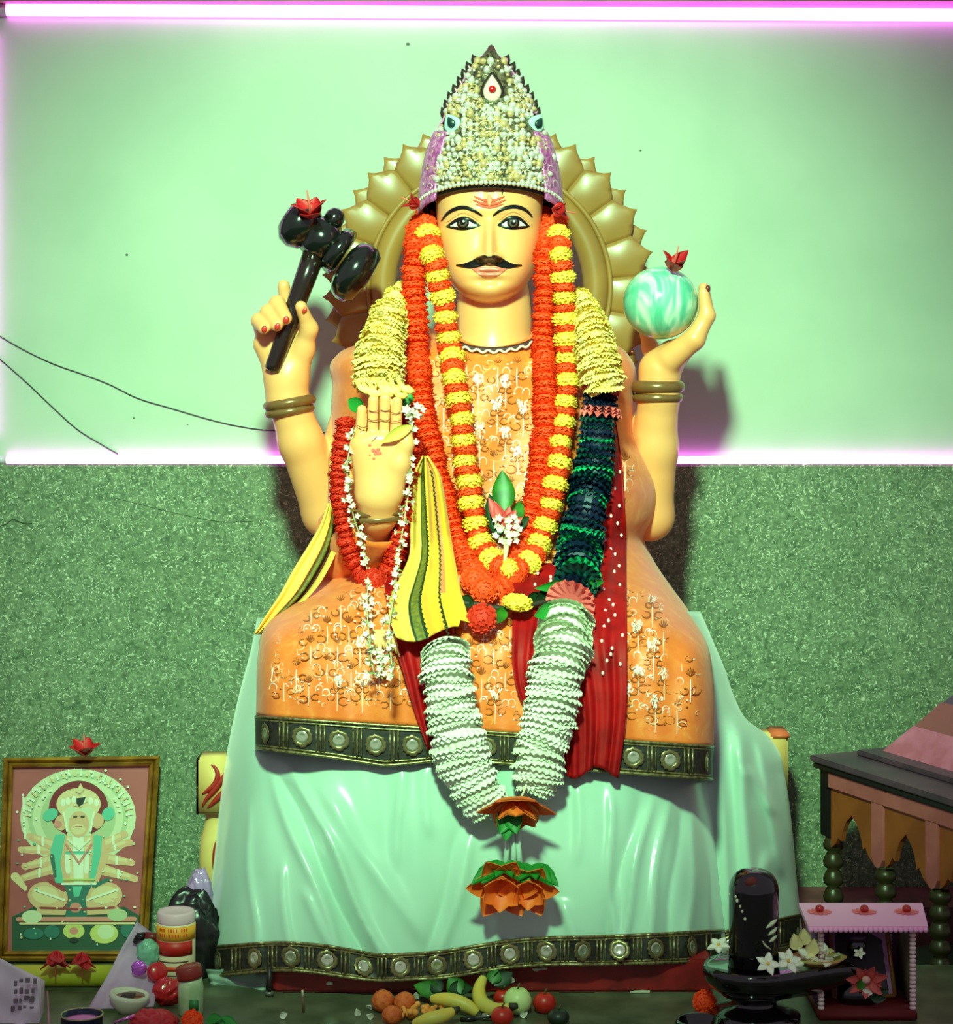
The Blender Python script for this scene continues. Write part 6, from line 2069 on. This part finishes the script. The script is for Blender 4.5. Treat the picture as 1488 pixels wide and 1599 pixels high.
V, F = lathe([(.026, 0), (.028, .010), (.022, .024), (.012, .036), (.010, .042)], 20); mk('bust', xf(V, Matrix.Translation((xs_(1346), sy + .028, zs(1576))) @ Matrix.Diagonal((1, .5, 1, 1))), F, M_STONE, fig)
V, F = sphere_vf((xs_(1343), sy + .026, zs(1487)), (.013, .011, .016), 18, 12); mk('head', V, F, M_STONE, fig)
V, F = lathe([(.0125, 0), (.014, .006), (.006, .012), (.001, .015)], 16); mk('crown', xf(V, Matrix.Translation((xs_(1343), sy + .026, zs(1476)))), F, mat('dark_violet', (52, 22, 52), 0.4), fig)
plumeria(P(1342, 1488, sy + .008), .0085, 'small cream blossom on the dark idol inside the miniature shrine', 7, (0, -1, .1), 'blossoms in the miniature shrine')
M_LILY = mat('pink_lily', (222, 116, 96), 0.5, rgb2=(206, 90, 76), scale=60)
ly_ = thing('pink_flower', P(1352, 1540, sy + .0), 'pink many-petalled flower inside the miniature shrine', 'flower')
for k in range(15):
    th = 2 * math.pi * k / 15
    rr_ = .030 if k % 2 else .022
    c = P(1352, 1530, sy + .004)
    place_leaf('petal', c, c + Vector((math.cos(th) * rr_, -.006 - .006 * (k % 2), math.sin(th) * rr_ * .75)), .0060, M_LILY, ly_, bend=-.1, cup=.3)
mk('flower_eye', *sphere_vf(P(1352, 1530, sy - .004), (.006, .004, .005), 12, 8), mat('cream_eye', (232, 200, 160), 0.6), ly_)
for (x0, y0, x1, y1, m_, l_, c_) in ((1340, 1545, 1352, 1528, M_LEAF, 'bright green leaf lying on the pink flower in the miniature shrine', 'leaf'), (1345, 1548, 1362, 1552, M_PLU, 'white petal just below the pink flower in the miniature shrine', 'petal'),
                                 (1366, 1556, 1388, 1546, M_DLEAF, 'upper dark leaf right below the pink flower in the shrine', 'leaf'), (1360, 1560, 1384, 1560, M_DLEAF, 'lower dark leaf below the pink flower in the shrine', 'leaf')):
    tag(place_leaf('leaf' if c_ == 'leaf' else 'petal', P(x0, y0, sy - .004), P(x1, y1, sy - .008), .0058, m_, None), l_, c_, 'leaves in the miniature shrine')

# ------------------------------------------------------------------ carved low table at the right
TO = Vector((.5435, .05, 0)); TD = Vector((.394, -.919, 0)); TE = Vector((.919, .394, 0)); TZ = .221
TL_, TW = .62, .56
tab = thing('low_table', TO + TD * .3 + TE * .28 + Vector((0, 0, FLOOR_Z)), 'low dark wooden table with pink and orange arched apron panels', 'table')
def tp(s, e, z):
    return TO + TD * s + TE * e + Vector((0, 0, z))
def obox(name, s0, s1, e0, e1, z0, z1, m, bev=0.002, parent=None):
    V, F = box_vf((s0, e0, z0), (s1, e1, z1), bev)
    V = [tuple(tp(*v)) for v in V]
    F = [tuple(reversed(f)) for f in F]
    return mk(name, V, F, m, parent or tab, smooth=False)
M_TT = mat('dark_plum_wood', (74, 56, 70), 0.45, rgb2=(94, 70, 82), scale=12)
M_TB = mat('near_black_wood', (20, 16, 16), 0.5)
M_TP = mat('salmon_rail', (196, 118, 100), 0.55, rgb2=(182, 104, 92), scale=18)
M_TOR = mat('ochre_panel', (166, 96, 34), 0.55, rgb2=(148, 82, 30), scale=18)
M_TURN = mat('turned_gold_black', (58, 50, 26), 0.35, .2)
obox('table_top', -.012, TL_, -.012, TW, TZ - .010, TZ, M_TT)
obox('table_edge', -.008, TL_ - .004, -.008, TW - .004, TZ - .020, TZ - .010, M_TB)
obox('top_step', .02, TL_ - .03, .055, TW - .03, TZ, TZ + .009, M_TT)
obox('top_rail', .028, TL_ - .02, -.003, .009, TZ - .046, TZ - .020, M_TP)
obox('rear_rail', -.003, .009, .02, TW - .03, TZ - .060, TZ - .020, M_TB)
def arch_panel(s0, s1):
    """ochre board whose lower edge is cut to a pointed arch"""
    w_ = s1 - s0; zt_ = TZ - .044
    low = []
    for t, d in ((0, .098), (.10, .090), (.18, .078), (.24, .082), (.28, .066), (.36, .050), (.42, .044), (.5, .036), (.58, .044), (.64, .050), (.72, .066), (.76, .082), (.82, .078), (.90, .090), (1, .098)):
        low.append((s0 + w_ * t, zt_ - d + .002))
    V = []
    n = len(low)
    for e in (0.002, .010):
        for s, z in low: V.append(tuple(tp(s, e, z)))
        for s, z in low: V.append(tuple(tp(s, e, zt_)))
    F = []
    for k in range(n - 1):
        F.append((k, k + 1, n + k + 1, n + k))
        F.append((2 * n + k + 1, 2 * n + k, 3 * n + k, 3 * n + k + 1))
        F.append((k + 1, k, 2 * n + k, 2 * n + k + 1))
    return mk('arch_panel', V, F, M_TOR, tab, smooth=False)
stiles = [.150, .292, .434, .576]
prev = .030
def turned_leg(s, e, ztop):
    prof = [(.013, FLOOR_Z)]
    z = FLOOR_Z
    H_ = ztop - FLOOR_Z
    for k in range(9):
        z0 = FLOOR_Z + H_ * k / 9
        prof += [(.009, z0 + .002), (.0155, z0 + H_ * .03), (.0165, z0 + H_ * .06), (.0125, z0 + H_ * .10)]
    V, F = lathe(prof, 16)
    c = tp(s, e, 0)
    return mk('leg', xf(V, Matrix.Translation((c.x, c.y, 0))), F, M_TURN, tab)
obox('corner_post', .0, .026, .0, .026, TZ - .125, TZ - .020, M_TB)
turned_leg(.018, .014, TZ - .124)
for sc in stiles:
    arch_panel(prev, sc - .001)
    w_ = .030
    V = []
    for e in (-.002, .011):
        for s, z in ((sc, TZ - .045), (sc + w_, TZ - .045), (sc + w_, TZ - .128), (sc + w_ * .75, TZ - .140), (sc + w_ * .5, TZ - .143), (sc + w_ * .25, TZ - .140), (sc, TZ - .128)):
            V.append(tuple(tp(s, e, z)))
    n = 7
    mk('stile', V, [tuple(reversed(range(n))), tuple(range(n, 2 * n))] + [(k, (k + 1) % n, n + (k + 1) % n, n + k) for k in range(n)], M_TP, tab, smooth=False)
    turned_leg(sc + w_ / 2, .014, TZ - .142)
    prev = sc + w_ + .001
for s in (.02, .30, .58):
    turned_leg(s, TW - .03, TZ - .02)
obox('lower_shelf', .0, TL_ - .01, .06, TW - .02, FLOOR_Z + .03, FLOOR_Z + .05, M_TB)

# stepped pink box on the table
M_PB = mat('pink_cloth_box', (206, 130, 146), 0.6, rgb2=(188, 108, 120), scale=24)
bx_ = thing('stepped_box', tp(.17, .26, TZ + .01), 'pink and brown stepped pyramid box standing on the low table', 'box')
def frustum(name, s0, s1, e0, e1, ins, z0, z1, m):
    V = []
    for (d, z) in ((0, z0), (ins, z1)):
        for s, e in ((s0 + d, e0 + d), (s1 - d, e0 + d), (s1 - d, e1 - d), (s0 + d, e1 - d)):
            V.append(tuple(tp(s, e, z)))
    return mk(name, V, [(0, 1, 2, 3), (7, 6, 5, 4), (4, 5, 1, 0), (5, 6, 2, 1), (6, 7, 3, 2), (7, 4, 0, 3)], m, bx_, smooth=False)
zb = TZ + .009
frustum('lower_tier', .045, .345, .088, .40, .034, zb, zb + .042, M_PB)
frustum('middle_tier', .080, .310, .123, .365, .030, zb + .042, zb + .082, mat('brown_pink_cloth', (150, 92, 84), 0.6))
frustum('upper_tier', .112, .278, .155, .333, .060, zb + .082, zb + .150, mat('plum_cloth', (88, 70, 92), 0.6))
# ------------------------------------------------------------------ fruit and sweets on the slab in front
M_LAD = mat('orange_sweet', (226, 122, 40), 0.6, rgb2=(206, 98, 28), scale=120, bump=.8, bscale=160)
M_TOM = mat('red_fruit', (206, 52, 22), 0.35, rgb2=(186, 38, 16), scale=30)
def fruit(name, px, y, r, m, label, cat_, sq=1.0, dimple=0.0, stem=None, rest=0.0, group=None):
    x = P(px, 0, y).x
    t = thing(name, (x, y, rest), label, cat_, group)
    V, F = sphere_vf((0, 0, 0), (1, 1, 1), 26, 18)
    V = np.array(V)
    rad = np.hypot(V[:, 0], V[:, 1])
    V[:, 2] *= (1 - dimple * np.exp(-(rad / .32) ** 2))
    V = V * np.array((r, r, r * sq))
    V[:, 2] -= V[:, 2].min()
    mk('flesh', V + np.array((x, y, rest)), F, m, t)
    zt_ = rest + (2 * r * sq) * (1 - dimple / 2) - .001
    if stem:
        mk('stalk', *tube_vf([(x, y, zt_ - .002), (x + .001, y - .001, zt_ + .003), (x + .003, y - .002, zt_ + .007)], [.0016, .0013, .0011], 6), stem, t)
    return t
M_STK = mat('fruit_stalk', (90, 84, 40), 0.7)
fruit('round_sweet', 598, -.572, .0150, M_LAD, 'round orange sweet, leftmost of the offerings on the slab', 'sweet', .95)
fruit('round_sweet', 632, -.578, .0145, M_LAD, 'round orange sweet between the leftmost sweet and the bananas', 'sweet', .95)
fruit('round_sweet', 612, -.625, .0130, M_LAD, 'round orange sweet in front of the leftmost sweet', 'sweet', .9)
fruit('red_fruit', 785, -.545, .0125, M_TOM, 'small red fruit behind the upright banana', 'fruit', .95, .2, M_STK)
fruit('red_fruit', 850, -.575, .0150, M_TOM, 'red fruit right of the green guava', 'fruit', .95, .2, M_STK)
fruit('red_fruit', 784, -.630, .0145, M_TOM, 'red fruit in front of the green guava at the bottom edge', 'fruit', .9, .2, M_STK)
fruit('guava', 808, -.580, .0185, mat('pale_green_fruit', (190, 214, 132), 0.4, rgb2=(206, 222, 150), scale=14), 'round pale green guava among the offerings', 'fruit', 1.0, .15, M_STK)
crumb = MB()
for i in range(60):
    x = P(655 + rg.gauss(0, 22), 0, -.60).x; y = -.605 + rg.gauss(0, .012); z = max(.003, .012 - abs(x + .075) * .2 + rg.uniform(-.004, .004))
    s = rg.uniform(.002, .0048)
    crumb.add(*sphere_vf((x, y, z), s, 7, 5))
tag(crumb.build('sweet_crumbs', mat('yellow_crumb', (232, 160, 50), 0.7, rgb2=(246, 190, 80), scale=80)), 'heap of yellow orange sweet crumbs between the sweets and bananas', 'sweet', kind='stuff')
# bananas
M_BAN = mat('banana_skin', (226, 206, 74), 0.45, rgb2=(206, 196, 84), scale=22); M_BANT = mat('banana_tip', (46, 44, 24), 0.6)
def banana(pts, r, label):
    q = spline([P(*p) for p in pts], 22)
    rad = [r * (math.sin(math.pi * min(.97, max(.05, .06 + .88 * i / 21))) ** .45) for i in range(22)]
    rad[-1] *= .8
    t = thing('banana', q[10], label, 'banana', 'bananas among the offerings')
    V, F = tube_vf(q, rad, 6)
    o = mk('skin', V, F, M_BAN, t, sub=1)
    d = Vector(q[-1] - q[-3]).normalized()
    mk('stem_end', *tube_vf([Vector(q[-1]) - d * .003, Vector(q[-1]) + d * .007], [r * .5, r * .32], 8), M_BANT, t)
    d = Vector(q[0] - q[2]).normalized()
    mk('tip', *tube_vf([Vector(q[0]) - d * .002, Vector(q[0]) + d * .003], [r * .42, r * .2], 8), M_BANT, t)
banana([(672, 1560, -.575), (700, 1561, -.585), (728, 1570, -.592), (748, 1585, -.598)], .0115, 'banana lying flat left of the upright one')
banana([(756, 1524, -.545), (748, 1545, -.56), (752, 1565, -.585), (772, 1576, -.605), (800, 1572, -.612)], .0118, 'curved banana standing up against the guava')
banana([(644, 1600, -.64), (670, 1592, -.645), (692, 1586, -.64), (710, 1578, -.63)], .0112, 'banana nearest the camera at the bottom edge')
for i, (x0, y0, x1, y1, w_, l_) in enumerate(((690, 1552, 645, 1536, .012, 'leftmost dark green leaf behind the flat banana'), (690, 1548, 672, 1530, .010, 'small upright leaf just right of the leftmost leaf behind the flat banana'),
                                          (720, 1552, 700, 1526, .013, 'broad leaf behind the middle of the flat banana'), (772, 1540, 800, 1516, .012, 'leaf above the guava behind the curved banana'),
                                          (768, 1536, 776, 1512, .010, 'narrow upright leaf by the tip of the curved banana'), (700, 1545, 740, 1540, .010, 'leaf lying level behind the flat banana'))):
    tag(place_leaf('leaf', P(x0, y0, -.545), P(x1, y1, -.535), w_, M_DLEAF if i % 2 else M_LEAF, None, face=(0, -.8, .5)), l_, 'leaf', 'leaves behind the bananas')
wp = [(575, 1578, 'white petal left of the leftmost orange sweet'), (583, 1592, 'white petal below left of the leftmost orange sweet'), (650, 1560, 'white petal behind the sweet crumbs'),
      (812, 1590, 'white petal below the guava'), (437, 1592, 'white petal at the bottom edge near the incense stick'), (800, 1535, 'white petal above the guava'),
      (560, 1590, 'white petal furthest left of the orange sweets'), (760, 1592, 'white petal by the knife')]
for i, (x, y, l_) in enumerate(wp):
    yy = (.87 / ((y - 540) / 3500.0)) - 3.5
    yy = max(-.64, min(-.53, yy))
    c = P(x, y, yy); c.z = max(c.z, .003)
    d = Vector((rg.uniform(-1, 1), -.5, rg.uniform(.1, .8))).normalized()
    tag(place_leaf('petal', c, c + d * .011, .0042, M_PLU, None), l_, 'petal', 'white petals on the slab')
inc = thing('incense_stick', P(473, 1585, -.575), 'short upright incense stick with a pale tip on the slab', 'incense')
mk('stick', *tube_vf([(P(474, 0, -.575).x, -.575, 0), P(473, 1556, -.575)], .0016, 8), mat('incense_brown', (96, 76, 40), 0.7), inc)
mk('ash_tip', *tube_vf([P(473, 1556, -.575), P(472, 1546, -.575)], [.0019, .0012], 8), mat('incense_ash', (206, 196, 160), 0.9), inc)
kn = thing('knife', P(740, 1592, -.62), 'dark handled knife lying in front of the bananas', 'knife')
mk('blade', *tube_vf([P(742, 1590, -.615), P(775, 1584, -.62)], [.003, .0012], 6), mat('steel', (130, 140, 130), 0.25, .8), kn)
mk('handle', *tube_vf([P(720, 1594, -.613), P(742, 1590, -.615)], [.0042, .0036], 8), M_BLACK, kn)
fruit('dark_fruit', 872, -.63, .014, mat('dark_green_skin', (28, 44, 26), 0.4), 'dark green fruit at the bottom edge right of the red fruit', 'fruit', .8, .1, M_STK)
